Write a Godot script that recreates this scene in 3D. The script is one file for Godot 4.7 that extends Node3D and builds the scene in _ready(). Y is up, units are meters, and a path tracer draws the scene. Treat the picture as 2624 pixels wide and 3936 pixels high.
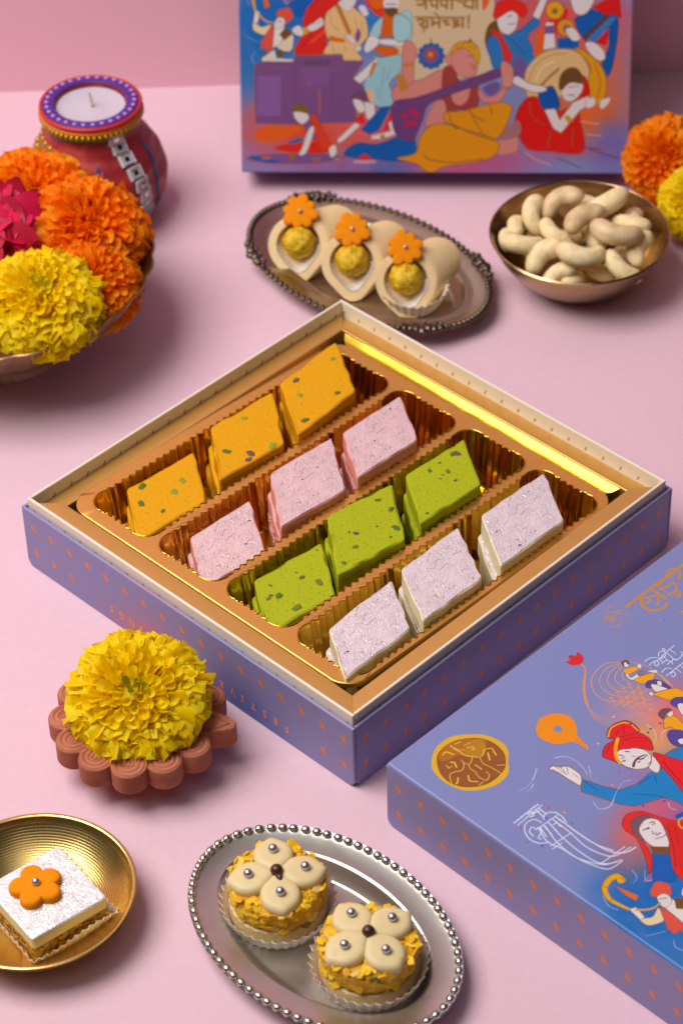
extends Node3D
# A pink table-top with a box of barfi sweets, its lids, flowers, trays, nuts and a candle pot. Units are metres; the origin is on the table under the middle of the open box.

var rng := RandomNumberGenerator.new()
var made := {}
var taken := {}


# ---------------------------------------------------------------- mesh helper
class Mb:
	var v := PackedVector3Array()
	var uv := PackedVector2Array()
	var f := PackedInt32Array()
	var xf := Transform3D()

	func add(p: Vector3, t := Vector2.ZERO) -> int:
		v.append(xf * p)
		uv.append(t)
		return v.size() - 1

	func quad(a: int, b: int, c: int, d: int) -> void:
		f.append_array(PackedInt32Array([a, b, c, a, c, d]))

	func fix(start: int) -> void:  # turns the faces from «start» on to the outside of the closed shape that they make
		var c := Vector3.ZERO
		var n := 0
		for i in range(start, f.size()):
			c += v[f[i]]
			n += 1
		c /= maxi(n, 1)
		var vol := 0.0
		for i in range(start, f.size(), 3):
			vol += (v[f[i]] - c).dot((v[f[i + 1]] - c).cross(v[f[i + 2]] - c))
		if vol < 0.0:
			for i in range(start, f.size(), 3):
				var k := f[i + 1]
				f[i + 1] = f[i + 2]
				f[i + 2] = k

	func grid(rows: Array, across := false, along := false) -> void:
		var s := f.size()
		var ids := []
		for i in rows.size():
			var row := PackedInt32Array()
			for j in rows[i].size():
				row.append(add(rows[i][j], Vector2(float(j) / maxi(1, rows[i].size() - 1), float(i) / maxi(1, rows.size() - 1))))
			ids.append(row)
		var ni := ids.size() if across else ids.size() - 1
		for i in ni:
			var a: PackedInt32Array = ids[i]
			var b: PackedInt32Array = ids[(i + 1) % ids.size()]
			var nj := a.size() if along else a.size() - 1
			for j in nj:
				var k := (j + 1) % a.size()
				quad(a[j], a[k], b[k], b[j])
		fix(s)

	func lathe(profile: PackedVector2Array, seg: int, closed := false, ax := 0.0, bz := 0.0, wave := 0.0, waves := 0) -> void:
		# (r, y) turned about y; ax and bz stretch it to an oval with the same profile all round
		var rows := []
		for p in profile:
			var row := PackedVector3Array()
			for j in seg:
				var a := TAU * j / seg
				var r := p.x * (1.0 + wave * absf(sin(a * waves * 0.5)))
				row.append(Vector3((ax + r) * cos(a), p.y, (bz + r) * sin(a)))
			rows.append(row)
		grid(rows, closed, true)

	static func inset(o: PackedVector2Array, d: float) -> PackedVector2Array:
		var n := o.size()
		var area := 0.0
		for i in n:
			area += o[i].cross(o[(i + 1) % n])
		var s := 1.0 if area > 0.0 else -1.0
		var out := PackedVector2Array()
		for i in n:
			var e1 := (o[i] - o[(i + n - 1) % n]).normalized()
			var e2 := (o[(i + 1) % n] - o[i]).normalized()
			var m := (Vector2(-e1.y, e1.x) + Vector2(-e2.y, e2.x)) * s
			m = m.normalized() / maxf(0.5, sqrt(maxf(0.01, (1.0 + e1.dot(e2)) * 0.5)))
			out.append(o[i] + m * d)
		return out

	func prism(o: PackedVector2Array, y0: float, y1: float, bev := 0.0, steps := 2) -> void:
		var s := f.size()
		var rings := []
		if bev > 0.0:
			for k in steps + 1:
				var a := PI / 2 * k / steps
				rings.append([bev * (1.0 - sin(a)), y0 + bev * (1.0 - cos(a))])
			for k in steps + 1:
				var a := PI / 2 * k / steps
				rings.append([bev * (1.0 - cos(a)), y1 - bev + bev * sin(a)])
		else:
			rings = [[0.0, y0], [0.0, y1]]
		var rows := []
		for r in rings:
			var q := inset(o, r[0]) if r[0] > 0.0 else o
			var row := PackedVector3Array()
			for p in q:
				row.append(Vector3(p.x, r[1], p.y))
			rows.append(row)
		grid(rows, false, true)
		var t := Geometry2D.triangulate_polygon(inset(o, bev) if bev > 0.0 else o)
		for end in 2:
			var row: PackedVector3Array = rows[0] if end == 0 else rows[rows.size() - 1]
			var first := v.size()
			for p in row:
				add(p)
			for i in range(0, t.size(), 3):
				var a := Vector2(row[t[i]].x, row[t[i]].z)
				var turn := (Vector2(row[t[i + 1]].x, row[t[i + 1]].z) - a).cross(Vector2(row[t[i + 2]].x, row[t[i + 2]].z) - a)
				var down := turn > 0.0  # x right, z towards us: a positive turn looks down
				if down == (end == 0):
					f.append_array(PackedInt32Array([first + t[i], first + t[i + 1], first + t[i + 2]]))
				else:
					f.append_array(PackedInt32Array([first + t[i], first + t[i + 2], first + t[i + 1]]))
		# the sides were turned outward by grid(); nothing more to do
		if s < 0:
			fix(s)

	func star(o: PackedVector2Array, steps: Array) -> void:  # a solid whose outline is star-shaped about the middle; steps of [inset, height], closed at both ends
		var rows := []
		for e in steps.size() + 2:
			var s: Array = steps[clampi(e - 1, 0, steps.size() - 1)]
			var row := PackedVector3Array()
			for p in o:
				var q := p * maxf(0.0, 1.0 - s[0] / p.length()) if e > 0 and e <= steps.size() else Vector2.ZERO
				row.append(Vector3(q.x, s[1], q.y))
			rows.append(row)
		grid(rows, false, true)

	func ball(c: Vector3, r: Vector3, nu := 12, nv := 8, half := false) -> void:
		var rows := []
		var n := nv / 2 if half else nv
		for i in n + 1:
			var a := PI * i / nv
			var row := PackedVector3Array()
			for j in nu:
				var b := TAU * j / nu
				row.append(c + Vector3(r.x * sin(a) * cos(b), r.y * cos(a), r.z * sin(a) * sin(b)))
			rows.append(row)
		grid(rows, false, true)

	func tube(path: PackedVector3Array, radii: PackedFloat32Array, seg := 8, flat := 1.0) -> void:
		var rows := []
		var n := path.size()
		var side := Vector3.ZERO
		for i in n:
			var d := (path[mini(i + 1, n - 1)] - path[maxi(i - 1, 0)]).normalized()
			if side == Vector3.ZERO:
				side = d.cross(Vector3.UP if absf(d.y) < 0.9 else Vector3.RIGHT).normalized()
			side = (side - d * side.dot(d)).normalized()
			var up := side.cross(d)
			var row := PackedVector3Array()
			for j in seg:
				var a := TAU * j / seg
				row.append(path[i] + (side * cos(a) + up * sin(a) * flat) * radii[mini(i, radii.size() - 1)])
			rows.append(row)
		for e in 2:  # close the ends
			var row := PackedVector3Array()
			for j in seg:
				row.append(path[0] if e == 0 else path[n - 1])
			if e == 0:
				rows.push_front(row)
			else:
				rows.append(row)
		grid(rows, false, true)

	func box(c: Vector3, s: Vector3, bev := 0.0) -> void:
		var h := s / 2
		var keep := xf
		xf = xf * Transform3D(Basis(), c)
		prism(PackedVector2Array([Vector2(-h.x, -h.z), Vector2(h.x, -h.z), Vector2(h.x, h.z), Vector2(-h.x, h.z)]), -h.y, h.y, bev, 2)
		xf = keep

	func flat_uv(o: Vector3, a: Vector3, b: Vector3) -> void:  # texture coordinates measured along a and b from o; a and b are one over a length
		for i in v.size():
			uv[i] = Vector2((v[i] - o).dot(a), (v[i] - o).dot(b))

	func mesh(crease := 40.0) -> ArrayMesh:
		var nf := f.size() / 3
		var ids := {}
		var w := PackedInt32Array()
		w.resize(v.size())
		for i in v.size():
			var key := Vector3i((v[i] * 500000.0).round())
			var k: int = ids.get(key, -1)
			if k < 0:
				k = ids.size()
				ids[key] = k
			w[i] = k
		var head := PackedInt32Array()
		head.resize(ids.size())
		head.fill(-1)
		var next := PackedInt32Array()
		next.resize(f.size())
		var fn := PackedVector3Array()
		var fu := PackedVector3Array()
		for i in nf:
			var n := (v[f[3 * i + 1]] - v[f[3 * i]]).cross(v[f[3 * i + 2]] - v[f[3 * i]])
			fn.append(n * 1e6)
			fu.append((n * 1e9).normalized())
			for c in 3:
				var k := w[f[3 * i + c]]
				next[3 * i + c] = head[k]
				head[k] = 3 * i + c
		var limit := cos(deg_to_rad(crease))
		var ov := PackedVector3Array()
		var on := PackedVector3Array()
		var ou := PackedVector2Array()
		for i in nf:
			if fn[i].length_squared() == 0.0:
				continue
			for c: int in [0, 2, 1]:
				var at := f[3 * i + c]
				var n := Vector3.ZERO
				var k := head[w[at]]
				while k >= 0:
					if fu[i].dot(fu[k / 3]) >= limit:
						n += fn[k / 3]
					k = next[k]
				ov.append(v[at])
				on.append(n.normalized() if n.length_squared() > 0.0 else fu[i])
				ou.append(uv[at])
		var a := []
		a.resize(Mesh.ARRAY_MAX)
		a[Mesh.ARRAY_VERTEX] = ov
		a[Mesh.ARRAY_NORMAL] = on
		a[Mesh.ARRAY_TEX_UV] = ou
		var m := ArrayMesh.new()
		m.add_surface_from_arrays(Mesh.PRIMITIVE_TRIANGLES, a)
		return m


# ---------------------------------------------------------------- scene helpers
func numbered(called: String) -> String:
	var n: int = taken.get(called, -1) + 1
	taken[called] = n
	return called if n == 0 else "%s_%03d" % [called, n]


func thing(called: String, label: String, category: String, at := Vector3.ZERO, turn := 0.0, group := "") -> Node3D:
	var o := Node3D.new()
	o.name = numbered(called)
	o.position = at
	o.rotation.y = turn
	add_child(o)
	tag(o, label, category, group)
	return o


func tag(o: Node, label: String, category := "", group := "") -> void:
	o.set_meta("label", label)
	if category:
		o.set_meta("category", category)
	if group:
		o.set_meta("group", group)


func part(called: String, m: Mesh, material: Material, parent: Node3D, at := Transform3D()) -> MeshInstance3D:
	var o := MeshInstance3D.new()
	o.mesh = m
	o.material_override = material
	o.transform = at
	if parent == self:
		o.name = numbered(called)
		add_child(o)
	else:
		o.name = called
		parent.add_child(o, true)
	return o


func noise(freq: float, octaves := 3, seed := 1, kind := FastNoiseLite.TYPE_SIMPLEX_SMOOTH, size := 256) -> NoiseTexture2D:
	var key := "noise %s %s %s %s %s" % [freq, octaves, seed, kind, size]
	if not made.has(key):
		var n := FastNoiseLite.new()
		n.noise_type = kind
		n.frequency = freq
		n.fractal_octaves = octaves
		n.seed = seed
		if octaves < 2:
			n.fractal_type = FastNoiseLite.FRACTAL_NONE
		var t := NoiseTexture2D.new()
		t.width = size
		t.height = size
		t.seamless = true
		t.noise = n
		made[key] = t
	return made[key]


func ramped(freq: float, octaves: int, seed: int, colors: Array, offsets: Array, kind := FastNoiseLite.TYPE_SIMPLEX_SMOOTH, size := 256) -> NoiseTexture2D:
	var t: NoiseTexture2D = noise(freq, octaves, seed, kind, size).duplicate()
	var g := Gradient.new()
	var c := PackedColorArray()
	for x: String in colors:
		c.append(Color(x))
	g.colors = c
	g.offsets = PackedFloat32Array(offsets)
	t.color_ramp = g
	return t


func mat(called: String, color: String, rough := 0.6, metal := 0.0, opts := {}) -> StandardMaterial3D:
	if made.has(called):
		return made[called]
	var m := StandardMaterial3D.new()
	m.resource_name = called
	m.albedo_color = Color(color) if not opts.has("map") else Color.WHITE
	m.roughness = rough
	m.metallic = metal
	m.metallic_specular = opts.get("spec", 0.5)
	m.cull_mode = BaseMaterial3D.CULL_DISABLED
	if opts.has("map"):
		m.albedo_texture = opts.map
	if opts.has("bump"):
		m.heightmap_enabled = true
		m.heightmap_texture = opts.bump
		m.heightmap_scale = opts.get("depth", 0.02)
	if opts.has("rough_map"):
		m.roughness_texture = opts.rough_map
	if opts.has("scale"):
		m.uv1_triplanar = true
		m.uv1_scale = Vector3.ONE * opts.scale
	if opts.has("sss"):
		m.subsurf_scatter_enabled = true
		m.subsurf_scatter_strength = opts.sss
	if opts.has("back"):
		m.backlight_enabled = true
		m.backlight = Color(opts.back)
	if opts.has("coat"):
		m.clearcoat_enabled = true
		m.clearcoat = opts.coat
		m.clearcoat_roughness = opts.get("coat_rough", 0.2)
	made[called] = m
	return m


func round_rect(hx: float, hz: float, r: float, k := 5) -> PackedVector2Array:
	var o := PackedVector2Array()
	for c in 4:
		var m: Vector2 = Vector2(hx - r, hz - r) * [Vector2(1, 1), Vector2(-1, 1), Vector2(-1, -1), Vector2(1, -1)][c]
		for i in k + 1:
			o.append(m + Vector2.from_angle(PI / 2 * (c + float(i) / k)) * r)
	return o


func ngon(pts: PackedVector2Array, r: float, k := 3) -> PackedVector2Array:  # a polygon with rounded corners
	var o := PackedVector2Array()
	var n := pts.size()
	for i in n:
		var p := pts[i]
		var a := (pts[(i + n - 1) % n] - p).normalized()
		var b := (pts[(i + 1) % n] - p).normalized()
		for j in k + 1:
			var t := float(j) / k
			o.append((p + a * r).lerp(p, t).lerp(p.lerp(p + b * r, t), t))
	return o


func along(d: Vector3, at: Vector3, roll := 0.0) -> Transform3D:  # a frame whose y axis is d
	var y := d.normalized()
	var x := y.cross(Vector3.FORWARD if absf(y.z) < 0.9 else Vector3.RIGHT).normalized()
	return Transform3D(Basis(x, y, x.cross(y)).rotated(y, roll), at)


func _ready() -> void:
	rng.seed = 7
	camera_and_light()
	setting()
	open_box()
	barfi()
	lids()
	silver_tray()
	nut_roll_tray()
	cashews()
	brass_plate()
	diya()
	flower_bowl()
	loose_marigolds()
	candle_pot()


func camera_and_light() -> void:
	var cam := Camera3D.new()
	cam.name = "camera"
	var right := Vector3(0.9996, -0.0226, 0.0196).normalized()
	var fwd := Vector3(0.0, -0.6549, -0.7557).normalized()
	right = (right - fwd * right.dot(fwd)).normalized()
	cam.transform = Transform3D(Basis(right, right.cross(fwd), -fwd), Vector3(-0.0025, 0.7945, 0.8877))
	cam.fov = 21.53
	cam.near = 0.05
	cam.far = 50.0
	var lens := CameraAttributesPhysical.new()
	lens.frustum_focal_length = 63.1
	lens.frustum_focus_distance = 1.10
	lens.frustum_near = 0.05
	lens.frustum_far = 50.0
	lens.exposure_aperture = 9.0
	cam.attributes = lens
	add_child(cam)
	cam.current = true

	var e := Environment.new()
	e.background_mode = Environment.BG_COLOR
	e.background_color = Color(0.17, 0.167, 0.167)
	e.tonemap_mode = Environment.TONE_MAPPER_LINEAR
	e.tonemap_exposure = 1.0
	e.sdfgi_enabled = true
	e.ssao_enabled = true
	e.ssil_enabled = true
	var w := WorldEnvironment.new()
	w.name = "environment"
	w.environment = e
	add_child(w)

	var key := AreaLight3D.new()
	key.name = "softbox"
	key.area_size = Vector2(0.85, 0.85)
	key.light_energy = 2.06
	key.light_color = Color(1.0, 0.98, 0.955)
	key.shadow_enabled = true
	add_child(key)
	key.look_at_from_position(Vector3(-0.62, 1.17, 0.08), Vector3(0.0, 0.0, 0.0))
	var fill := AreaLight3D.new()
	fill.name = "fill_panel"
	fill.area_size = Vector2(1.6, 1.2)
	fill.light_energy = 0.5
	fill.light_color = Color(1.0, 0.98, 0.97)
	fill.shadow_enabled = true
	add_child(fill)
	fill.look_at_from_position(Vector3(-0.25, 1.9, 0.75), Vector3(0.0, 0.0, 0.0))


func setting() -> void:
	var grain := noise(0.09, 3, 5)
	var paper := mat("pink_paper", "deb9c8", 0.75, 0.0, {"map": ramped(0.018, 4, 6, ["dcb9c8", "ddbac9", "debbca"], [0.3, 0.5, 0.7], FastNoiseLite.TYPE_SIMPLEX_SMOOTH, 512), "bump": grain, "depth": 0.003, "scale": 22.0, "spec": 0.35})
	var m := Mb.new()
	m.box(Vector3(0, -0.01, 0.35), Vector3(2.6, 0.02, 1.9), 0.0)
	var t := part("table_surface", m.mesh(), paper, self)
	t.set_meta("kind", "structure")
	tag(t, "smooth pale pink table top under all the sweets")
	m = Mb.new()
	m.box(Vector3(0.0, 0.35, -0.3965), Vector3(2.6, 0.7, 0.01), 0.0)
	t = part("back_wall", m.mesh(), mat("wall_paper", "efbccb", 0.8, 0.0, {"bump": grain, "depth": 0.004, "scale": 25.0, "spec": 0.3}), self)
	t.set_meta("kind", "structure")
	tag(t, "deeper pink backdrop wall behind the table")


# ---------------------------------------------------------------- the open box
const YAW := 0.7815
const BOX := 0.1          # half of the box's side
const TALL := 0.0337      # height of the lavender sides


func dots_texture(kind: String) -> ImageTexture:  # print on the box sides; 0.2 m by 0.034 m
	if made.has(kind):
		return made[kind]
	var w := 1024
	var h := 174
	var base := Color("8a84b4") if kind != "cream" else Color("e8dccb")
	var img := Image.create(w, h, false, Image.FORMAT_RGB8)
	img.fill(base)
	if kind == "lettered":
		for y in range(0, h):
			for x in range(w):
				var red := exp(-(pow((x - 440.0) / 120.0, 2) + pow((y - 175.0) / 75.0, 2)))
				var blue := exp(-(pow((x - 700.0) / 120.0, 2) + pow((y - 180.0) / 70.0, 2)))
				if red > 0.02 or blue > 0.02:
					img.set_pixel(x, y, base.lerp(Color("e2605c"), red * 0.9).lerp(Color("3f63bd"), blue * 0.9))
	if kind == "cream":
		for i in 20:
			for y in 11:
				img.fill_rect(Rect2i(int(18 + i * 52 + y * 0.35), 24 + y, 6, 1), Color("ad9a86"))
	else:
		for i in 17:
			for row in 2:
				if kind == "lettered" and row == 1 and i > 2 and i < 15:
					continue
				for y in 19:
					var lean := int(y * 0.4) if kind != "mirrored" else -int(y * 0.4)
					var trim := 1 if y < 2 or y > 16 else 0
					img.fill_rect(Rect2i(26 + i * 60 + lean + trim, (38 if row == 0 else 112) + y, 12 - 2 * trim, 1), Color("e07f3c"))
	made[kind] = ImageTexture.create_from_image(img)
	return made[kind]


func printed(called: String, map: Texture2D, rough := 0.45) -> StandardMaterial3D:
	return mat(called, "ffffff", rough, 0.0, {"map": map, "spec": 0.5})


# a straight box side in the plane x-y of its own: «long» along x, outer face towards +z, the bottom corners rounded
func side_mesh(long: float, tall: float, thick: float, corner: float, y0 := 0.0) -> ArrayMesh:
	var o := PackedVector2Array()
	var h := long / 2
	if corner > 0.0:
		for i in 6:
			var a := PI / 2 * i / 5
			o.append(Vector2(-h + corner * (1.0 - cos(a)), y0 + corner * (1.0 - sin(a))))
		for i in 6:
			var a := PI / 2 * i / 5
			o.append(Vector2(h - corner * (1.0 - sin(a)), y0 + corner * (1.0 - cos(a))))
		o.append(Vector2(h, tall))
		o.append(Vector2(-h, tall))
	else:
		o = PackedVector2Array([Vector2(-h, y0), Vector2(h, y0), Vector2(h, tall), Vector2(-h, tall)])
	var m := Mb.new()
	m.xf = Transform3D(Basis(Vector3.RIGHT, Vector3.BACK, Vector3.UP), Vector3.ZERO)  # prism height runs along z, its second axis along y
	m.prism(o, -thick, 0.0, minf(0.0006, thick * 0.4), 2)
	for i in range(0, m.f.size(), 3):
		var k := m.f[i + 1]
		m.f[i + 1] = m.f[i + 2]
		m.f[i + 2] = k
	m.flat_uv(Vector3(-h, tall, 0), Vector3.RIGHT / long, Vector3.DOWN / (tall - y0))
	return m.mesh(30.0)


func facing(k: int, out: float) -> Transform3D:  # frame of side k of a box: 0 front, 1 right, 2 back, 3 left
	var b := Basis(Vector3.UP, PI / 2 * k)
	return Transform3D(b, b * Vector3(0, 0, out))


func strip_mesh(outer: float, inner: float, y_out: float, y_in: float, fold: float) -> ArrayMesh:  # a mitred card strip along side 0, folded down at its inner edge
	var m := Mb.new()
	var t := 0.0004
	var rows := [
		PackedVector3Array([Vector3(-outer, y_out - t, outer), Vector3(outer, y_out - t, outer)]),
		PackedVector3Array([Vector3(-outer, y_out, outer), Vector3(outer, y_out, outer)]),
		PackedVector3Array([Vector3(-inner - 0.0008, y_in + 0.0001, inner + 0.0008), Vector3(inner + 0.0008, y_in + 0.0001, inner + 0.0008)]),
		PackedVector3Array([Vector3(-inner, y_in - 0.0004, inner), Vector3(inner, y_in - 0.0004, inner)]),
		PackedVector3Array([Vector3(-inner, y_in - fold, inner - 0.0002), Vector3(inner, y_in - fold, inner - 0.0002)]),
		PackedVector3Array([Vector3(-inner, y_in - fold, inner + t), Vector3(inner, y_in - fold, inner + t)]),
		PackedVector3Array([Vector3(-inner, y_in - t - 0.0004, inner + t), Vector3(inner, y_in - t - 0.0004, inner + t)]),
	]
	m.grid(rows, true, false)
	return m.mesh(50.0)


func open_box() -> void:
	var o := thing("sweet_box", "open lavender card box with gold tray in the middle, full of barfi diamonds", "box", Vector3.ZERO, YAW)
	var lav_plain := printed("box_side_print", dots_texture("plain"))
	var lav_mirror := printed("box_side_print_mirrored", dots_texture("mirrored"))
	var lav_text := printed("box_side_lettered", dots_texture("lettered"))
	var cream := printed("cream_card_print", dots_texture("cream"), 0.55)
	var gold_card := mat("gold_card", "e3b867", 0.42, 0.85, {"bump": noise(0.02, 2, 9), "depth": 0.01, "scale": 12.0})
	var t := 0.0016
	# full-length sides on the left and right (local -x, +x), shorter ones between them
	for k in 4:
		var is_long := k % 2 == 1
		var long := 2 * BOX if is_long else 2 * (BOX - t) - 0.0002
		var s := part("side_panel", side_mesh(long, TALL, t, 0.004 if is_long else 0.0028), lav_text if k == 3 else (lav_mirror if k == 0 else lav_plain), o, facing(k, BOX))
		if k == 3:
			tag(s, "side printed with the upside-down words FESTIVE GREETINGS")
	var m := Mb.new()
	m.box(Vector3(0, 0.0014, 0), Vector3(2 * BOX - 0.004, 0.0014, 2 * BOX - 0.004))
	part("bottom_panel", m.mesh(), mat("lavender_card", "8d88b6", 0.5), o)
	var rim := BOX - 0.0022
	for k in 4:
		var is_long := k % 2 == 1
		part("inner_wall", side_mesh(2 * rim if is_long else 2 * (rim - 0.0014) - 0.0002, 0.0383, 0.0014, 0.0, 0.0024), cream, o, facing(k, rim))
	for k in 4:
		part("gold_strip", strip_mesh(rim - 0.0017, 0.0866, [0.0350, 0.0297, 0.0312, 0.0349][k], [0.0344, 0.0322, 0.0322, 0.0343][k], 0.0075), gold_card, o, Transform3D(Basis(Vector3.UP, PI / 2 * k), Vector3(0, 0.0001 * k, 0)))
	# words on the left side, foil stamped
	var foil := mat("copper_foil", "ea8b48", 0.45, 0.0)
	var side := facing(3, BOX)
	var words := "FESTIVE   GREETINGS"
	var spot := 0.0620
	for i in words.length():
		if words[i] == " ":
			spot -= 0.0034
			continue
		var tm := TextMesh.new()
		tm.text = words[i]
		var fnt := SystemFont.new()
		fnt.font_names = PackedStringArray(["Droid Sans"])
		fnt.font_weight = 700
		tm.font = fnt
		tm.font_size = 32
		tm.pixel_size = 0.000165
		tm.depth = 0.00012
		var l := part("letter", tm, foil, o)
		l.transform = side * Transform3D(Basis(Vector3.BACK, PI), Vector3(spot, 0.0078, 0.00003))
		spot -= 0.0065 if words[i] != "I" else 0.0058
	plastic_tray(o)


# outline of one well: straight sides fluted, corners smooth; «band» gives the matching point on the flange's border
func plastic_tray(o: Node3D) -> void:
	var gold := mat("gold_plastic", "e2b440", 0.17, 1.0, {"bump": noise(0.012, 2, 3), "depth": 0.02, "scale": 10.0})
	var edges := [-0.0862, -0.0410, 0.0006, 0.0421, 0.0838]
	var holder := Node3D.new()
	holder.name = "plastic_tray"
	o.add_child(holder, true)
	holder.transform = Transform3D(Basis(Vector3.BACK, -0.030), Vector3(-0.0015, 0.0318, 0.0))
	var fl := Mb.new()
	var hx := 0.0772
	var hw := 0.0187
	var outx := 0.0840
	for w in 4:
		var z0: float = edges[w]
		var z1: float = edges[w + 1]
		var c: float = [-0.0618, -0.0202, 0.0213, 0.0628][w]
		var rr := 0.0075
		var hole := PackedVector2Array()
		var lip := PackedVector2Array()
		var border := PackedVector2Array()
		var flute := PackedFloat32Array()
		for q in 4:
			var along_x := q % 2 == 0
			var n := 150 if along_x else 30
			var half := (hx if along_x else hw) - rr
			var ridges := 34 if along_x else 6
			for i in n:
				var s := -half + 2 * half * i / n
				var wave := sin(TAU * ridges * float(i) / n)
				var d := (wave * 0.0008 - 0.0008) * minf(1.0, minf(float(i), float(n - i)) / 8.0)
				var p: Vector2
				var nrm: Vector2
				var bo: Vector2
				match q:
					0:
						p = Vector2(-s, hw); nrm = Vector2(0, 1); bo = Vector2(-s * outx / half * 0.93, z1 - c)
					1:
						p = Vector2(-hx, -s); nrm = Vector2(-1, 0); bo = Vector2(-outx, -s)
					2:
						p = Vector2(s, -hw); nrm = Vector2(0, -1); bo = Vector2(s * outx / half * 0.93, z0 - c)
					3:
						p = Vector2(hx, s); nrm = Vector2(1, 0); bo = Vector2(outx, s)
				hole.append(p + nrm * d + Vector2(0, c))
				lip.append(p + nrm * (d + 0.0009) + Vector2(0, c))
				border.append(bo + Vector2(0, c))
			# the corner that follows this side
			var sx: float = [-1.0, -1.0, 1.0, 1.0][q]
			var sz: float = [1.0, -1.0, -1.0, 1.0][q]
			var k := 10
			for i in k:
				var a: float = PI / 2 * (q + 1) + PI / 2 * i / k
				var m := Vector2(sx * (hx - rr), sz * (hw - rr))
				var dir := Vector2.from_angle(a)
				hole.append(m + dir * rr + Vector2(0, c))
				lip.append(m + dir * (rr + 0.0009) + Vector2(0, c))
				var zz: float = (z1 if sz > 0 else z0)
				var outer_corner := (w == 0 and sz < 0) or (w == 3 and sz > 0)
				if outer_corner:
					var r2 := 0.011
					border.append(Vector2(sx * (outx - r2), zz - sz * r2) + dir * r2)
				else:
					var e1 := Vector2(sx * (outx - 0.001), zz) if q % 2 == 0 else Vector2(sx * outx, zz)
					border.append(Vector2(sx * outx, zz))
		var n2 := hole.size()
		var start := fl.f.size()
		var ra := PackedVector3Array()
		var rb := PackedVector3Array()
		for i in n2:
			ra.append(Vector3(border[i].x, 0, border[i].y))
			rb.append(Vector3(lip[i].x, 0, lip[i].y))
		fl.grid([ra, rb], false, true)
		# make the flange look up
		var a0 := fl.v[fl.f[start]]
		var up := (fl.v[fl.f[start + 1]] - a0).cross(fl.v[fl.f[start + 2]] - a0).y
		if up < 0.0:
			for i in range(start, fl.f.size(), 3):
				var kk := fl.f[i + 1]
				fl.f[i + 1] = fl.f[i + 2]
				fl.f[i + 2] = kk
		# the well: rounded lip, fluted wall, rounded foot, floor
		var well := Mb.new()
		var rows := []
		rows.append(rb)
		for step in [[0.0008, 0.00018], [0.0006, 0.00035], [0.00035, 0.00033], [0.00012, 0.0001], [0.0, -0.0005]]:
			var row := PackedVector3Array()
			for i in n2:
				var p := hole[i].lerp(lip[i], step[0] / 0.0009)
				row.append(Vector3(p.x, step[1], p.y))
			rows.append(row)
		for step in [[0.0008, -0.010], [0.0018, -0.0250], [0.0026, -0.0268], [0.0045, -0.0275]]:
			var row := PackedVector3Array()
			for i in n2:
				var q := hole[i] - Vector2(0, c)
				var p := Vector2(q.x * (1.0 - step[0] / hx), q.y * (1.0 - step[0] / hw))
				row.append(Vector3(p.x, step[1], p.y + c))
			rows.append(row)
		var low := PackedVector3Array()
		for i in n2:
			low.append(Vector3(0, -0.0277, c))
		rows.append(low)
		well.grid(rows, false, true)
		part("compartment", well.mesh(50.0), gold, holder)
	# the skirt round the flange
	var rim_out := round_rect(outx, (edges[4] - edges[0]) / 2.0, 0.011, 10)
	for i in rim_out.size():
		rim_out[i].y += (edges[4] + edges[0]) / 2.0
	var rows2 := []
	for step in [[0.0, 0.0], [-0.0004, -0.0002], [-0.0006, -0.0006], [-0.0006, -0.0024]]:
		var row := PackedVector3Array()
		for p in Mb.inset(rim_out, step[0]):
			row.append(Vector3(p.x, step[1], p.y))
		rows2.append(row)
	fl.grid(rows2, false, true)
	part("flange", fl.mesh(50.0), mat("gold_deck", "f2c868", 0.3, 0.95, {"bump": noise(0.012, 3, 3), "depth": 0.03, "scale": 8.0}), holder)
	# sloping edge of the tray along the back right side
	var ap := Mb.new()
	ap.grid([PackedVector3Array([Vector3(outx - 0.0006, 0.0002, edges[0] + 0.006), Vector3(outx - 0.0006, 0.0002, edges[4] - 0.006)]), PackedVector3Array([Vector3(outx + 0.0009, 0.0009, edges[0] + 0.004), Vector3(outx + 0.0009, 0.0009, edges[4] - 0.004)]), PackedVector3Array([Vector3(outx + 0.0034, 0.0026, edges[0] + 0.002), Vector3(outx + 0.0034, 0.0026, edges[4] - 0.002)]), PackedVector3Array([Vector3(outx + 0.0034, 0.0018, edges[0] + 0.002), Vector3(outx + 0.0034, 0.0018, edges[4] - 0.002)]), PackedVector3Array([Vector3(outx, -0.0006, edges[0] + 0.006), Vector3(outx, -0.0006, edges[4] - 0.006)])], true, false)
	part("sloping_edge", ap.mesh(60.0), gold, holder)


# ---------------------------------------------------------------- barfi diamonds
func diamond(e1: Vector2, e2: Vector2, jitter := 0.0005, r := 0.0020) -> PackedVector2Array:
	var pts := PackedVector2Array()
	for p in [-e1 / 2 - e2 / 2, e1 / 2 - e2 / 2, e1 / 2 + e2 / 2, -e1 / 2 + e2 / 2]:
		pts.append(p + Vector2(rng.randf_range(-jitter, jitter), rng.randf_range(-jitter, jitter)))
	# a cut edge is never quite straight
	var o := PackedVector2Array()
	var rounded := ngon(pts, r, 4)
	for i in rounded.size():
		var a := rounded[i]
		var b := rounded[(i + 1) % rounded.size()]
		o.append(a)
		if a.distance_to(b) > 0.01 and jitter > 0.0:
			var nrm := (b - a).orthogonal().normalized()
			for k in range(1, 6):
				o.append(a.lerp(b, k / 6.0) + nrm * rng.randf_range(-0.0005, 0.0005))
	return o


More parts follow.
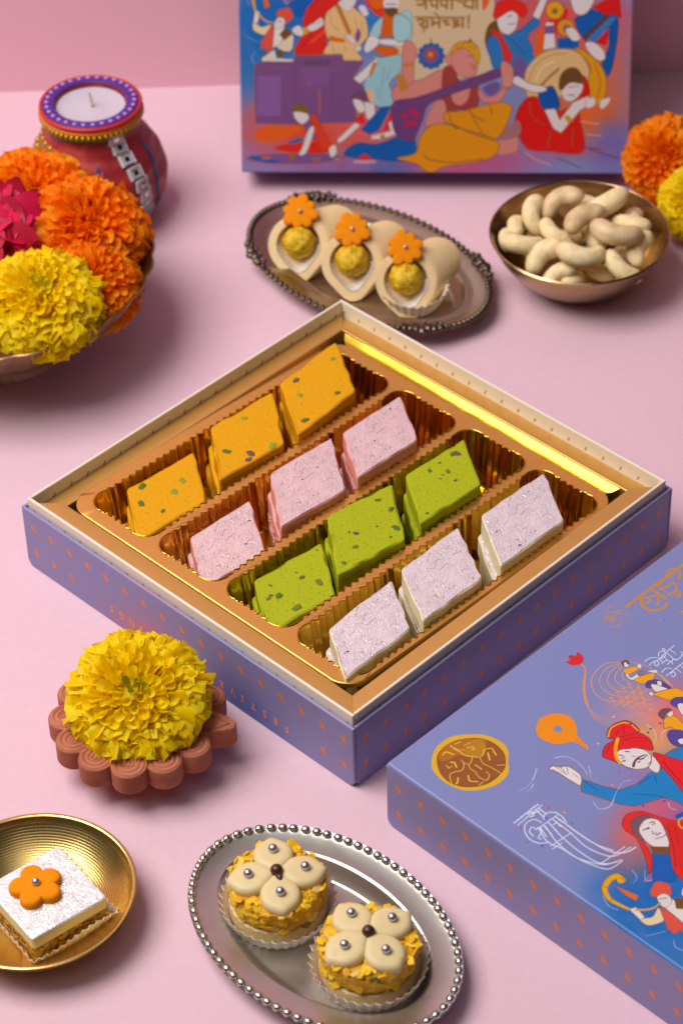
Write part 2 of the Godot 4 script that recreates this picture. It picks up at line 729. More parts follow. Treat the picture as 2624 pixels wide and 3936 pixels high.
func pebble(seed: int) -> ArrayMesh:  # a chopped bit of nut, 1 unit wide
	var key := "pebble %d" % seed
	if not made.has(key):
		var g := RandomNumberGenerator.new()
		g.seed = seed
		var o := PackedVector2Array()
		for i in 9:
			o.append(Vector2.from_angle(TAU * i / 9) * g.randf_range(0.34, 0.55) * Vector2(1.0, 0.66))
		var m := Mb.new()
		m.prism(o, -0.25, 0.13, 0.09, 2)
		made[key] = m.mesh(50.0)
	return made[key]


# beaten silver leaf: short wrinkles and tears in all strengths, in one colour map and one normal map
func foil(called: String, tint: String, tile := 17.0) -> StandardMaterial3D:
	if made.has(called):
		return made[called]
	var side := 512
	if not made.has("foil_height"):
		var g := RandomNumberGenerator.new()
		g.seed = 77
		var high := Image.create(side, side, false, Image.FORMAT_RGB8)
		high.fill(Color(0.5, 0.5, 0.5))
		for i in 3600:
			var p := Vector2(g.randf(), g.randf()) * side
			var d := Vector2.from_angle(-0.6 + g.randfn(0.0, 0.55))
			var n := int(g.randf_range(6, 34) * (2.0 if i % 9 == 0 else 1.0))
			var c := clampf(0.5 + g.randfn(0.0, 0.26), 0.0, 1.0)
			var bend := g.randf_range(-0.05, 0.05)
			for k in n:
				high.fill_rect(Rect2i(posmod(int(p.x), side), posmod(int(p.y), side), 2 if i % 4 == 0 else 1, 2 if i % 5 == 0 else 1), Color(c, c, c))
				p += d
				d = d.rotated(bend)
		var blotch := FastNoiseLite.new()
		blotch.frequency = 0.012
		var tone := Image.create(side, side, false, Image.FORMAT_RGB8)
		for y in side:
			for x in side:
				var v := high.get_pixel(x, y).r
				v = clampf((0.96 + (v - 0.5) * 0.40) * (1.0 + 0.06 * blotch.get_noise_2d(x, y)), 0.0, 1.0)
				tone.set_pixel(x, y, Color(v, v, v))
		for i in 150:
			var c := g.randf_range(0.30, 0.6)
			tone.fill_rect(Rect2i(g.randi() % side, g.randi() % side, 2 + g.randi() % 4, 2 + g.randi() % 3), Color(c, c * 0.95, c * 0.95))
		made["foil_tone"] = ImageTexture.create_from_image(tone)
		var bumps := high.duplicate() as Image
		bumps.resize(side / 2, side / 2, Image.INTERPOLATE_LANCZOS)
		bumps.resize(side, side, Image.INTERPOLATE_CUBIC)
		bumps.bump_map_to_normal_map(3.0)
		made["foil_normal"] = ImageTexture.create_from_image(bumps)
		made["foil_height"] = true
	var m := mat(called, tint, 0.30, 0.45, {"spec": 0.6})
	m.albedo_texture = made["foil_tone"]
	m.normal_enabled = true
	m.normal_texture = made["foil_normal"]
	m.normal_scale = 1.15
	m.uv1_triplanar = true
	m.uv1_scale = Vector3.ONE * tile
	return m


func barfi() -> void:
	var fine := noise(0.03, 3, 23)
	var kinds := [
		{"word": "yellow", "row": "the back row", "color": "d89804", "z": -0.0617, "shape": [[-0.0512, -0.0604, 0.0379, 0.0022, -0.0205, 0.0295, 0.0087], [-0.0016, -0.0600, 0.0372, 0.0023, -0.0228, 0.0301], [0.0444, -0.0612, 0.0399, -0.0026, -0.0210, 0.0322]]},
		{"word": "pink", "row": "the second row", "color": "e79a8e", "z": -0.0203, "shape": [[-0.0551, -0.0178, 0.0352, 0.0018, -0.0190, 0.0285, 0.0087], [-0.0065, -0.0181, 0.0369, 0.0020, -0.0217, 0.0298], [0.0374, -0.0163, 0.0374, 0.0005, -0.0190, 0.0278]]},
		{"word": "green", "row": "the third row", "color": "a3ab12", "z": 0.0211, "shape": [[-0.0554, 0.0234, 0.0370, 0.0040, -0.0198, 0.0285, 0.0088], [-0.0112, 0.0220, 0.0359, 0.0046, -0.0235, 0.0296], [0.0347, 0.0248, 0.0367, 0.0018, -0.0192, 0.0273]]},
		{"word": "white", "row": "the front row", "color": "e6dbb4", "z": 0.0625, "shape": [[-0.0553, 0.0664, 0.0395, -0.0014, -0.0160, 0.0265], [-0.0107, 0.0654, 0.0367, -0.0004, -0.0185, 0.0302], [0.0388, 0.0668, 0.0401, 0.0003, -0.0187, 0.0272]]},
	]
	var spots := ["at the left", "in the middle", "at the right"]
	var nut_green := [mat("pistachio_dark", "4f6a12", 0.45), mat("pistachio_light", "87941f", 0.45), mat("pistachio_skin", "6b4a44", 0.5)]
	for k in 4:
		var kind: Dictionary = kinds[k]
		var speck: NoiseTexture2D = ramped(0.06, 2, 50 + k, [Color(kind.color).darkened(0.30).to_html(false), kind.color, Color(kind.color).lightened(0.04).to_html(false)], [0.10 if k != 2 else 0.14, 0.15 if k != 2 else 0.20, 0.8])
		var body := mat(kind.word + "_barfi", "ffffff", 0.68, 0.0, {"map": speck, "bump": fine, "depth": 0.012, "scale": 40.0, "spec": 0.3})
		var silvered: bool = k % 2 == 1
		var leaf: StandardMaterial3D = foil(kind.word + "_silver_leaf", ["", "fbdfe2", "", "faf2f8"][k]) if silvered else body
		for c in 3:
			var form: Array = kind.shape[c]
			var e1 := Vector2(form[2], form[3])
			var e2 := Vector2(form[4], form[5])
			for level in 3:
				var thick: float = form[6] if form.size() > 6 else 0.0101
				var y := 0.0056 + level * (thick + 0.0001)
				var slip := 2 - level
				var where := Vector3(form[0] - slip * rng.randf_range(0.0008, 0.0020), y, form[1] - slip * rng.randf_range(0.0002, 0.0010))
				var turn := YAW + deg_to_rad(rng.randf_range(-2.0, 2.0)) * slip
				var at := where.rotated(Vector3.UP, YAW)
				var order: String = ["lowest", "middle", "topmost"][level]
				var what := "silver-leafed %s" % kind.word if silvered else "%s pistachio" % kind.word
				var o := thing("barfi_diamond", "%s barfi, %s slice of the stack %s of %s" % [what, order, spots[c], kind.row], "sweet", at, turn, "barfi diamonds in the gold tray")
				if level == 2:
					o.rotation.x = deg_to_rad(rng.randf_range(-1.0, 1.0))
					o.rotation.z = deg_to_rad(rng.randf_range(-1.2, 0.6))
				var outline := diamond(e1 if level == 2 else e1 * 0.985, e2 if level == 2 else e2 * 0.95)
				var m := Mb.new()
				m.prism(outline, 0.0, thick, 0.0009, 3)
				part("slab", m.mesh(40.0), body, o)
				if silvered:
					m = Mb.new()
					var sheet := Mb.inset(outline, 0.0005)
					for i in sheet.size():
						sheet[i] += Vector2(rng.randf_range(-0.0002, 0.0002), rng.randf_range(-0.0002, 0.0002))
					m.prism(sheet, thick - 0.00015, thick + 0.00015, 0.0002, 1)
					part("silver_leaf", m.mesh(40.0), leaf, o)
				if k == 1 and c == 1 and level == 1:
					for i in 7:  # bits broken off its left side
						var b := Basis(Vector3.UP, rng.randf() * TAU).scaled(Vector3.ONE * rng.randf_range(0.0012, 0.0026))
						part("crumb", pebble(i % 4), body, o, Transform3D(b, Vector3(-e1.x * 0.52 - 0.0195 * 0.5 * (i / 6.0 * 1.2 - 0.6), rng.randf_range(0.001, 0.009), 0.0292 * 0.5 * (i / 6.0 * 1.2 - 0.6))))
				if level == 2:
					var n: int = [5, 2, 9, 2][k]
					for i in n:
						var p := e1 * rng.randf_range(-0.42, 0.42) + e2 * rng.randf_range(-0.42, 0.42)
						var s := rng.randf_range(0.0030, 0.0062) if k == 0 else rng.randf_range(0.0010, 0.0018) if silvered else rng.randf_range(0.0014, 0.0056)
						var top := thick if not silvered else thick + 0.00015
						var b := Basis(Vector3.UP, rng.randf() * TAU).scaled(Vector3(s, 0.0022 if not silvered else 0.0008, s))
						var pick: int = (2 if rng.randf() < 0.12 else rng.randi() % 2) if not silvered else 2
						part("pistachio_piece" if not silvered else "fleck", pebble(rng.randi() % 4), nut_green[pick] if not (k == 2 and pick == 1) else mat("pistachio_in_green", "64770a", 0.45), o, Transform3D(b, Vector3(p.x, top, p.y)))


# ---------------------------------------------------------------- the two printed lids
func lid(called: String, label: String) -> Node3D:
	var o := thing(called, label, "box lid")
	var h := 0.0347
	var r := 0.0012
	var t := 0.0016
	var art := printed("lid_art", art_texture(), 0.38)
	var plain := printed("box_side_print", dots_texture("plain"))
	for k in 4:
		var is_long := k % 2 == 1
		part("side_panel", side_mesh(2 * BOX if is_long else 2 * (BOX - t) - 0.0002, h - r, t, 0.004 if is_long else 0.0028), plain, o, facing(k, BOX))
	var m := Mb.new()
	var o2 := round_rect(BOX, BOX, 0.0014, 4)
	var rows := []
	for i in 5:
		var a := PI / 2 * i / 4
		var row := PackedVector3Array()
		for p in Mb.inset(o2, r * (1.0 - cos(a)) + 0.00001):
			row.append(Vector3(p.x, h - r + r * sin(a), p.y))
		rows.append(row)
	var mid := PackedVector3Array()
	var low := PackedVector3Array()
	var lowmid := PackedVector3Array()
	for p in o2:
		mid.append(Vector3(0, h, 0))
		low.append(Vector3(p.x * 0.985, h - r, p.y * 0.985))
		lowmid.append(Vector3(0, h - r, 0))
	rows.append(mid)
	rows.push_front(low)
	rows.push_front(lowmid)
	m.grid(rows, false, true)
	m.flat_uv(Vector3(-BOX, 0, -BOX), Vector3.RIGHT / (2 * BOX), Vector3.BACK / (2 * BOX))
	part("printed_top", m.mesh(40.0), art, o)
	return o


func lids() -> void:
	var a := lid("printed_lid", "lavender box lid lying flat at the lower right, gold medallion near its corner")
	var yaw := 0.7670
	a.rotation.y = yaw
	a.position = Vector3(0.0118, 0, 0.1606) + Basis(Vector3.UP, yaw) * Vector3(BOX, 0, BOX)
	var b := lid("printed_lid", "printed box lid standing on edge, leaning back against the pink wall")
	# it stands on the lower edge of its open back, so the lower edge of the print is lifted a little
	var along_edge := Vector3(0.19441, 0, 0.0116).normalized()
	var lean := deg_to_rad(22.0)
	var back := Vector3(along_edge.z, 0, -along_edge.x)
	var up := Vector3.UP * cos(lean) + back * sin(lean)
	var out := along_edge.cross(up).normalized()  # towards us
	# local x along the edge, local z down the art, local y out of the print
	b.transform = Transform3D(Basis(along_edge, out, -up), Vector3(0.0527, 0, -0.3116) + up * BOX)


# ---------------------------------------------------------------- trays
func oval_profile(points: Array) -> PackedVector2Array:
	var o := PackedVector2Array()
	for p in points:
		o.append(Vector2(p[0], p[1]))
	return o


func silver_mat() -> StandardMaterial3D:
	return mat("silver_plate", "cfccc6", 0.3, 1.0, {"bump": noise(0.010, 2, 71), "depth": 0.008, "scale": 14.0})


func silver_tray() -> void:
	var o := thing("silver_tray", "oval silver tray with a beaded rim in front, holding two round cakes", "tray", Vector3(-0.0139, 0, 0.2212), deg_to_rad(-46.7))
	var s := silver_mat()
	var ax := 0.0606
	var bz := 0.0415
	var m := Mb.new()
	m.lathe(oval_profile([[-0.0400, 0.0022], [-0.0175, 0.0022], [-0.0160, 0.0026], [-0.0138, 0.0052], [-0.0126, 0.0074], [-0.0119, 0.0082], [-0.0108, 0.0085], [-0.0096, 0.0083], [-0.0040, 0.0089], [-0.0008, 0.0096], [0.0, 0.0100], [0.0004, 0.0095], [-0.0006, 0.0086], [-0.0040, 0.0080], [-0.0100, 0.0074], [-0.0115, 0.0068], [-0.0128, 0.0042], [-0.0155, 0.0006], [-0.0180, 0.0004], [-0.0400, 0.0004]]), 128, true, ax, bz)
	m.ball(Vector3(0, 0.0012, 0), Vector3(ax - 0.0385, 0.0011, bz - 0.0385), 48, 6)
	part("dish", m.mesh(60.0), s, o)
	var bead := Mb.new()
	bead.ball(Vector3.ZERO, Vector3(0.0021, 0.0017, 0.0017), 12, 8)
	var bm := bead.mesh(180.0)
	var bead_mat := mat("silver_bead", "d2cec8", 0.25, 1.0)
	# beads at even steps along the rim
	var n := 70
	var pts := PackedVector2Array()
	var sum := 0.0
	for i in 721:
		var a := TAU * i / 720
		pts.append(Vector2((ax - 0.0013) * cos(a), (bz - 0.0013) * sin(a)))
		if i:
			sum += pts[i].distance_to(pts[i - 1])
	var want := 0.0
	var gone := 0.0
	for i in range(1, 721):
		gone += pts[i].distance_to(pts[i - 1])
		if gone >= want and want < sum - 0.001:
			want += sum / n
			var d := pts[i] - pts[i - 1]
			part("bead", bm, bead_mat, o, Transform3D(Basis(Vector3.UP, -atan2(d.y, d.x)), Vector3(pts[i].x, 0.0097, pts[i].y)))
	round_cake(Vector3(-0.0310, 0.0024, 0.2072), 0.15, "round yellow cake with marzipan petals, the rear one on the silver tray", true)
	round_cake(Vector3(0.0028, 0.0024, 0.2384), 0.35, "round yellow cake with marzipan petals, the front one on the silver tray", false)


func cup_mesh(r0: float, r1: float, h: float, pleats: int, amp: float) -> ArrayMesh:
	var m := Mb.new()
	var rows := []
	var seg := pleats * 4
	for i in 7:
		var t: float = [0.0, 0.0, 0.35, 0.7, 1.0, 1.0, 0.98][i]
		var row := PackedVector3Array()
		for j in seg:
			var a := TAU * j / seg
			var fold: float = [-1.0, 0.0, 1.0, 0.0][j % 4]
			var r := lerpf(r0, r1, t) + amp * fold * (0.4 + 0.6 * t)
			if i == 0:
				r = 0.001
			if i >= 5:
				r -= 0.00018
			row.append(Vector3(r * cos(a), h * t + (0.0005 * fold + 0.0006 * sin(a * 3.0) if i >= 4 and i < 6 else 0.0), r * sin(a)))
		rows.append(row)
	m.grid(rows, false, true)
	return m.mesh(30.0)


func pearl(parent: Node3D, at: Vector3, r: float) -> void:
	if not made.has("pearl_mesh"):
		var m := Mb.new()
		m.ball(Vector3.ZERO, Vector3.ONE, 18, 12)
		made["pearl_mesh"] = m.mesh(180.0)
	part("silver_pearl", made["pearl_mesh"], mat("silver_dragee", "c4c4cc", 0.28, 0.9), parent, Transform3D(Basis().scaled(Vector3.ONE * r), at))


func round_cake(at: Vector3, turn: float, label: String, rear: bool) -> void:
	var o := thing("petal_cake", label, "cake", at, turn, "round cakes on the silver tray")
	var cup := mat("cake_paper", "efe4dc", 0.7, 0.0, {"back": "706860", "map": ramped(0.016, 2, 91, ["e59a7e", "efe4dc", "f1e9e2"], [0.16, 0.27, 0.7]), "scale": 9.0})
	part("paper_cup", cup_mesh(0.0182, 0.0222, 0.0088 if rear else 0.0095, 34, 0.0008), cup, o)
	var cream := mat("cake_cream", "d9c08a", 0.55, 0.0, {"bump": noise(0.03, 3, 92), "depth": 0.03, "scale": 30.0})
	var m := Mb.new()
	m.lathe(oval_profile([[0.0005, 0.0008], [0.0165, 0.0008], [0.0182, 0.0018], [0.0187, 0.0070], [0.0183, 0.0092], [0.0165, 0.0098], [0.0005, 0.0098]]), 60, false, 0, 0, 0.03, 30)
	part("cream_base", m.mesh(50.0), cream, o)
	var yellow := mat("cake_core", "dca80a", 0.6, 0.0, {"bump": noise(0.05, 4, 93), "depth": 0.12, "scale": 40.0})
	m = Mb.new()
	m.lathe(oval_profile([[0.0005, 0.0094], [0.0168, 0.0094], [0.0178, 0.0110], [0.0180, 0.0170], [0.0172, 0.0190], [0.0150, 0.0198], [0.0005, 0.0200]]), 60, false, 0, 0, 0.03, 30)
	part("core", m.mesh(50.0), yellow, o)
	# the crumbly flakes pressed into it, of three tones
	var tones := [["ecbc08", "yellow"], ["e2a012", "amber"], ["e0c26a", "pale"], ["7d6a1c", "olive"]]
	for k in 4:
		var fl := Mb.new()
		var n: int = [120, 40, 16, 6][k]
		for i in n:
			var a := rng.randf() * TAU
			var top := rng.randf() < 0.45
			var p: Vector3
			var nrm: Vector3
			if top:
				var r := 0.0180 * sqrt(rng.randf_range(0.12, 1.0))
				p = Vector3(r * cos(a), 0.0199, r * sin(a))
				nrm = Vector3(rng.randf_range(-0.5, 0.5), 1, rng.randf_range(-0.5, 0.5))
			else:
				p = Vector3(0.0181 * cos(a), rng.randf_range(0.0105 if k != 2 else 0.0085, 0.0192), 0.0181 * sin(a))
				nrm = Vector3(cos(a), rng.randf_range(-0.4, 0.6), sin(a))
			var s := rng.randf_range(0.0018, 0.0040)
			fl.xf = along(nrm, p, rng.randf() * TAU)
			var shape := PackedVector2Array()
			for j in 6:
				shape.append(Vector2.from_angle(TAU * j / 6) * s * rng.randf_range(0.55, 1.0) * Vector2(1.0, 0.75))
			fl.prism(shape, -0.0006, rng.randf_range(0.0001, 0.0006), 0.0003, 1)
		var fp := part(tones[k][1] + "_flakes", fl.mesh(45.0), mat("flake_" + tones[k][1], tones[k][0], 0.5, 0.0), o)
		fp.set_meta("kind", "stuff")
	# four marzipan petals
	var marz := mat("marzipan", "dcc795", 0.5, 0.0, {"bump": noise(0.02, 3, 94), "depth": 0.015, "scale": 30.0})
	for k in 4:
		var dir := PI / 2 * k + (0.02 if rear else -0.25)
		var outline := PackedVector2Array()
		for i in 28:
			var a := TAU * i / 28
			# a heart-like petal: broad, with a blunt outer tip and a narrow neck to the middle
			var r := 0.0079 * (1.0 + 0.15 * exp(-pow(wrapf(a, -PI, PI) / 0.26, 2)) + 0.22 * exp(-pow(wrapf(a - PI, -PI, PI) / 0.34, 2)))
			outline.append(Vector2(r * cos(a) * 1.02, r * sin(a) * 0.98))
		var pm := Mb.new()
		pm.star(outline, [[0.0006, 0.0], [0.0, 0.0006], [0.0, 0.0022], [0.0003, 0.0030], [0.0009, 0.0037], [0.0018, 0.0041], [0.0032, 0.0043], [0.0055, 0.0043]])
		var b := Basis(Vector3.UP, -dir)
		var at2 := b * Vector3(0.0100, 0.0194, 0)
		var pt := part("marzipan_petal", pm.mesh(60.0), marz, o, Transform3D(b * Basis(Vector3.BACK, deg_to_rad(-5.0)), at2))
		pearl(pt, Vector3(0.0004, 0.0053, 0), 0.0019)
	var brown := Mb.new()
	brown.ball(Vector3(0, 0.0245, 0), Vector3(0.0025, 0.0024, 0.0025), 14, 10)
	if rear:
		brown.tube(PackedVector3Array([Vector3(0.0, 0.0235, 0.001), Vector3(0.0006, 0.0240, 0.0035), Vector3(0.0008, 0.0236, 0.0048)]), PackedFloat32Array([0.0015, 0.0014, 0.0008]), 8)
	part("brown_bead", brown.mesh(180.0), mat("chocolate", "47201f", 0.35), o)


func nut_roll_tray() -> void:
	var o := thing("antique_tray", "oval dark silver tray with an ornate rim behind the box, holding three rolled sweets", "tray", Vector3(0.0143, 0, -0.2067), deg_to_rad(-42.8))
	var dark := mat("antique_silver", "b9aa94", 0.3, 1.0, {"bump": noise(0.012, 2, 75), "depth": 0.02, "scale": 12.0})
	var worn := mat("tarnished_rim", "6b5f52", 0.38, 1.0, {"bump": noise(0.05, 3, 76), "depth": 0.03, "scale": 30.0})
	var ax := 0.0711
	var bz := 0.0444
	var m := Mb.new()
	m.lathe(oval_profile([[-0.0420, 0.0022], [-0.0205, 0.0022], [-0.0190, 0.0026], [-0.0160, 0.0058], [-0.0145, 0.0076], [-0.0134, 0.0082], [-0.0122, 0.0083], [-0.0098, 0.0081], [-0.0086, 0.0086], [-0.0050, 0.0096], [-0.0010, 0.0103], [0.0, 0.0101], [-0.0010, 0.0092], [-0.0060, 0.0084], [-0.0135, 0.0070], [-0.0150, 0.0050], [-0.0185, 0.0006], [-0.0210, 0.0004], [-0.0420, 0.0004]]), 128, true, ax, bz)
	m.ball(Vector3(0, 0.0012, 0), Vector3(ax - 0.040, 0.0011, bz - 0.040), 48, 6)
	part("dish", m.mesh(60.0), dark, o)
	var lump := Mb.new()
	lump.ball(Vector3.ZERO, Vector3(0.0013, 0.0014, 0.0022), 8, 6)
	var lm := lump.mesh(180.0)
	# rope edge of slanted lumps, with four clusters of scrolls
	var n := 104
	for i in n:
		var a := TAU * i / n
		var p := Vector3((ax - 0.0014) * cos(a), 0.0103, (bz - 0.0014) * sin(a))
		var t := Vector3(-ax * sin(a), 0, bz * cos(a)).normalized()
		part("rim_lump", lm, worn, o, Transform3D(Basis(Vector3.UP, -atan2(t.z, t.x) + 0.6), p))
	var scroll := Mb.new()
	for k in 9:
		var u := (k - 4) / 4.0
		var size := 0.0026 * (1.0 - 0.5 * absf(u))
		scroll.ball(Vector3(u * 0.0115, 0.0006 + 0.0006 * (k % 2), 0.0006 * sin(k * 2.1) + 0.0012 * (1.0 - u * u)), Vector3(size, 0.0017, size * 1.2), 10, 8)
	for k in 4:
		var c := PackedVector3Array()
		for i in 12:
			var a := i * 0.55
			c.append(Vector3((-0.0085 + k * 0.0057) + 0.0022 * exp(-a * 0.25) * cos(a + k), 0.0018, -0.0012 + 0.0022 * exp(-a * 0.25) * sin(a + k)))
		scroll.tube(c, PackedFloat32Array([0.0007]), 6)
	var sm := scroll.mesh(180.0)
	for a0: float in [0.62, 2.30, 3.72, 5.45]:
		var p := Vector3((ax - 0.0012) * cos(a0), 0.0106, (bz - 0.0012) * sin(a0))
		var nrm := Vector3(cos(a0) / ax, 0, sin(a0) / bz).normalized()
		part("rim_scroll", sm, worn, o, Transform3D(Basis(nrm.cross(Vector3.UP) * -1.0, Vector3.UP, nrm), p))
	nut_roll(Vector3(-0.0210, 0.0024, -0.2004), "rolled cashew sweet with orange flower, nearest the left end of the ornate tray", 1)
	nut_roll(Vector3(0.0064, 0.0024, -0.1837), "rolled cashew sweet with orange flower, the middle one on the ornate tray", 2)
	nut_roll(Vector3(0.0335, 0.0024, -0.1670), "rolled cashew sweet with orange flower, nearest the right end of the ornate tray", 3)


func nut_roll(at: Vector3, label: String, which: int) -> void:
	# at: where the tip of the leaf-shaped front touches the tray; local z towards us
	var o := thing("cashew_roll", label, "sweet", at, deg_to_rad([0.0, -3.0, 2.0, 6.0][which]), "rolled cashew sweets on the ornate tray")
	var slope := deg_to_rad(42.0)  # the front leans back this much from upright
	var face := Basis(Vector3.RIGHT, -slope)  # local y up the face, local z out of it
	var dough := mat("cashew_dough", "e8cb98", 0.5, 0.0, {"bump": noise(0.03, 3, 96), "depth": 0.012, "scale": 30.0})
	var outer := PackedVector2Array()
	var inner := PackedVector2Array()
	var n := 48
	for i in n:
		var a := TAU * i / n - PI / 2
		var tip := exp(-pow(wrapf(a + PI / 2, -PI, PI) / 0.42, 2))
		var r := 1.0 + 0.30 * tip - 0.04 * exp(-pow(wrapf(a - PI / 2, -PI, PI) / 0.7, 2))
		outer.append(Vector2(0.0152 * r * cos(a), 0.0198 + 0.0152 * r * sin(a)))
		var r2 := 1.0 + 0.34 * tip + 0.16 * exp(-pow(wrapf(a - PI / 2, -PI, PI) / 0.3, 2))
		inner.append(Vector2(0.0106 * r2 * cos(a) + 0.0004, 0.0200 + 0.0106 * r2 * sin(a)))
	var back := face.inverse() * Vector3(0.74, -0.02, -0.66).normalized()
	var rows := []
	for step in [[0, -0.0075], [0, -0.0006], [1, 0.0], [2, 0.0], [3, -0.0008], [3, -0.003], [4, -0.024], [5, -0.0252]]:
		var row := PackedVector3Array()
		for i in n:
			var p: Vector2
			var shift := Vector3.ZERO
			match int(step[0]):
				0:
					p = inner[i]
				1:
					p = inner[i].lerp(outer[i], 0.10)
				2:
					p = inner[i].lerp(outer[i], 0.90)
				3:
					p = outer[i]
				4:
					p = outer[i].lerp(Vector2(0, 0.019), 0.22)
				5:
					p = outer[i].lerp(Vector2(0, 0.019), 0.40)
			var q := Vector3(p.x, p.y, 0.0)
			if step[0] < 3:
				q.z += step[1]
			else:
				q += back * -step[1]
			var w := face * q
			w.y = maxf(w.y, 0.0004)
			row.append(w)
		rows.append(row)
	# floor of the hollow and the far end
	var a0 := PackedVector3Array()
	var a1 := PackedVector3Array()
	for i in n:
		a0.append(face * Vector3(0.0004, 0.020, -0.0085))
		var c := face * (Vector3(0, 0.019, 0) + back * 0.0252)
		c.y = maxf(c.y, 0.0004)
		a1.append(c)
	rows.push_front(a0)
	rows.append(a1)
	var m := Mb.new()
	m.grid(rows, false, true)
	part("wrap", m.mesh(45.0), dough, o)
	# silver lining of the lower lip
	m = Mb.new()
	var s0 := PackedVector3Array()
	var s1 := PackedVector3Array()
	var s2 := PackedVector3Array()
	var s3 := PackedVector3Array()
	for i in 25:
		var k := (i - 12 + n) % n
		var p := inner[k]
		var c := Vector2(0.0004, 0.020)
		var q := p.lerp(c, -0.02)
		var q2 := p.lerp(c, 0.07)
		s0.append(face * Vector3(q.x, q.y, 0.0004))
		s1.append(face * Vector3(q2.x, q2.y, -0.0014))
		s2.append(face * Vector3(p.lerp(c, 0.4).x, p.lerp(c, 0.4).y, -0.0066))
	m.grid([s0, s1, s2], false, false)
	part("silver_lining", m.mesh(60.0), mat("silver_foil", "f4efee", 0.35, 0.35, {"bump": noise(0.05, 3, 97), "depth": 0.04, "scale": 40.0}), o)
	m = Mb.new()
	m.ball(Vector3.ZERO, Vector3.ONE * 0.0082, 24, 16)
	for i in m.v.size():
		var p := m.v[i]
		m.v[i] = p * (1.0 + 0.05 * sin(p.x * 900.0 + which) * sin(p.y * 1100.0) + 0.04 * sin(p.z * 1300.0 + which * 2))
	part("filling_ball", m.mesh(180.0), mat("saffron_filling", "cf9f10", 0.62, 0.0, {"map": ramped(0.03, 3, 98, ["bf960c", "e0b218", "eecb55"], [0.25, 0.45, 0.8]), "bump": noise(0.05, 4, 99), "depth": 0.10, "scale": 30.0, "spec": 0.3}), o, Transform3D(Basis(), face * Vector3(0.0006, 0.0215, -0.0020)))
	if which == 3:
		part("paper_cup", cup_mesh(0.0120, 0.0170, 0.0100, 26, 0.0008), mat("pale_paper", "ecdccb", 0.7, 0.0, {"back": "605850"}), o, Transform3D(Basis(), Vector3(0.004, 0.0002, -0.0145)))
	# flower of eight petals lying on the fold
	var fm := Mb.new()
	var star := PackedVector2Array()
	for i in 96:
		var a := TAU * i / 96
		var far := 0.0
		for k in 8:
			var d := wrapf(a - TAU * k / 8 - 0.2 * which, -PI, PI)
			if absf(d) < PI / 2 and absf(0.0064 * sin(d)) < 0.0026:
				far = maxf(far, (0.0064 + 0.0006 * sin(k * 2.3 + which)) * cos(d) + sqrt(0.0026 * 0.0026 - pow(0.0064 * sin(d), 2)))
		star.append(Vector2.from_angle(a) * maxf(far, 0.0058))
	fm.star(star, [[0.0003, -0.0012], [0.0, -0.0009], [0.0, 0.0008], [0.0003, 0.0013], [0.0009, 0.0016], [0.0030, 0.0018]])
	var fl := part("orange_flower", fm.mesh(60.0), mat("orange_marzipan", "ea8a06", 0.75, 0.0, {"spec": 0.25}), o, Transform3D(face * Basis(Vector3.RIGHT, PI / 2 - 0.15), face * Vector3(0.0012, 0.0358, 0.0010)))
	pearl(fl, Vector3(0, 0.0024, 0), 0.0011)


# ---------------------------------------------------------------- bowl of cashews
func cashew_mesh(seed: int) -> ArrayMesh:
	var g := RandomNumberGenerator.new()
	g.seed = seed
	var m := Mb.new()
	var path := PackedVector3Array()
	var radii := PackedFloat32Array()
	var reach := g.randf_range(1.28, 1.62)
	for i in 15:
		var t := i / 14.0
		var a := lerpf(-reach, reach, t)
		var rr := 0.0083 + 0.0007 * sin(t * 5.0 + seed)
		path.append(Vector3(rr * sin(a), 0.0002 * sin(t * 4.0), -rr * cos(a) + rr * 0.6))
		var e := minf(1.0, sqrt(maxf(0.0, 1.0 - pow(2.0 * t - 1.0, 6))))
		radii.append(0.0044 * (1.0 + 0.16 * (t - 0.5)) * (0.90 + 0.14 * sin(t * PI + 0.4 * (seed % 3 - 1))) * e)
	m.tube(path, radii, 14, 0.92)
	return m.mesh(75.0)


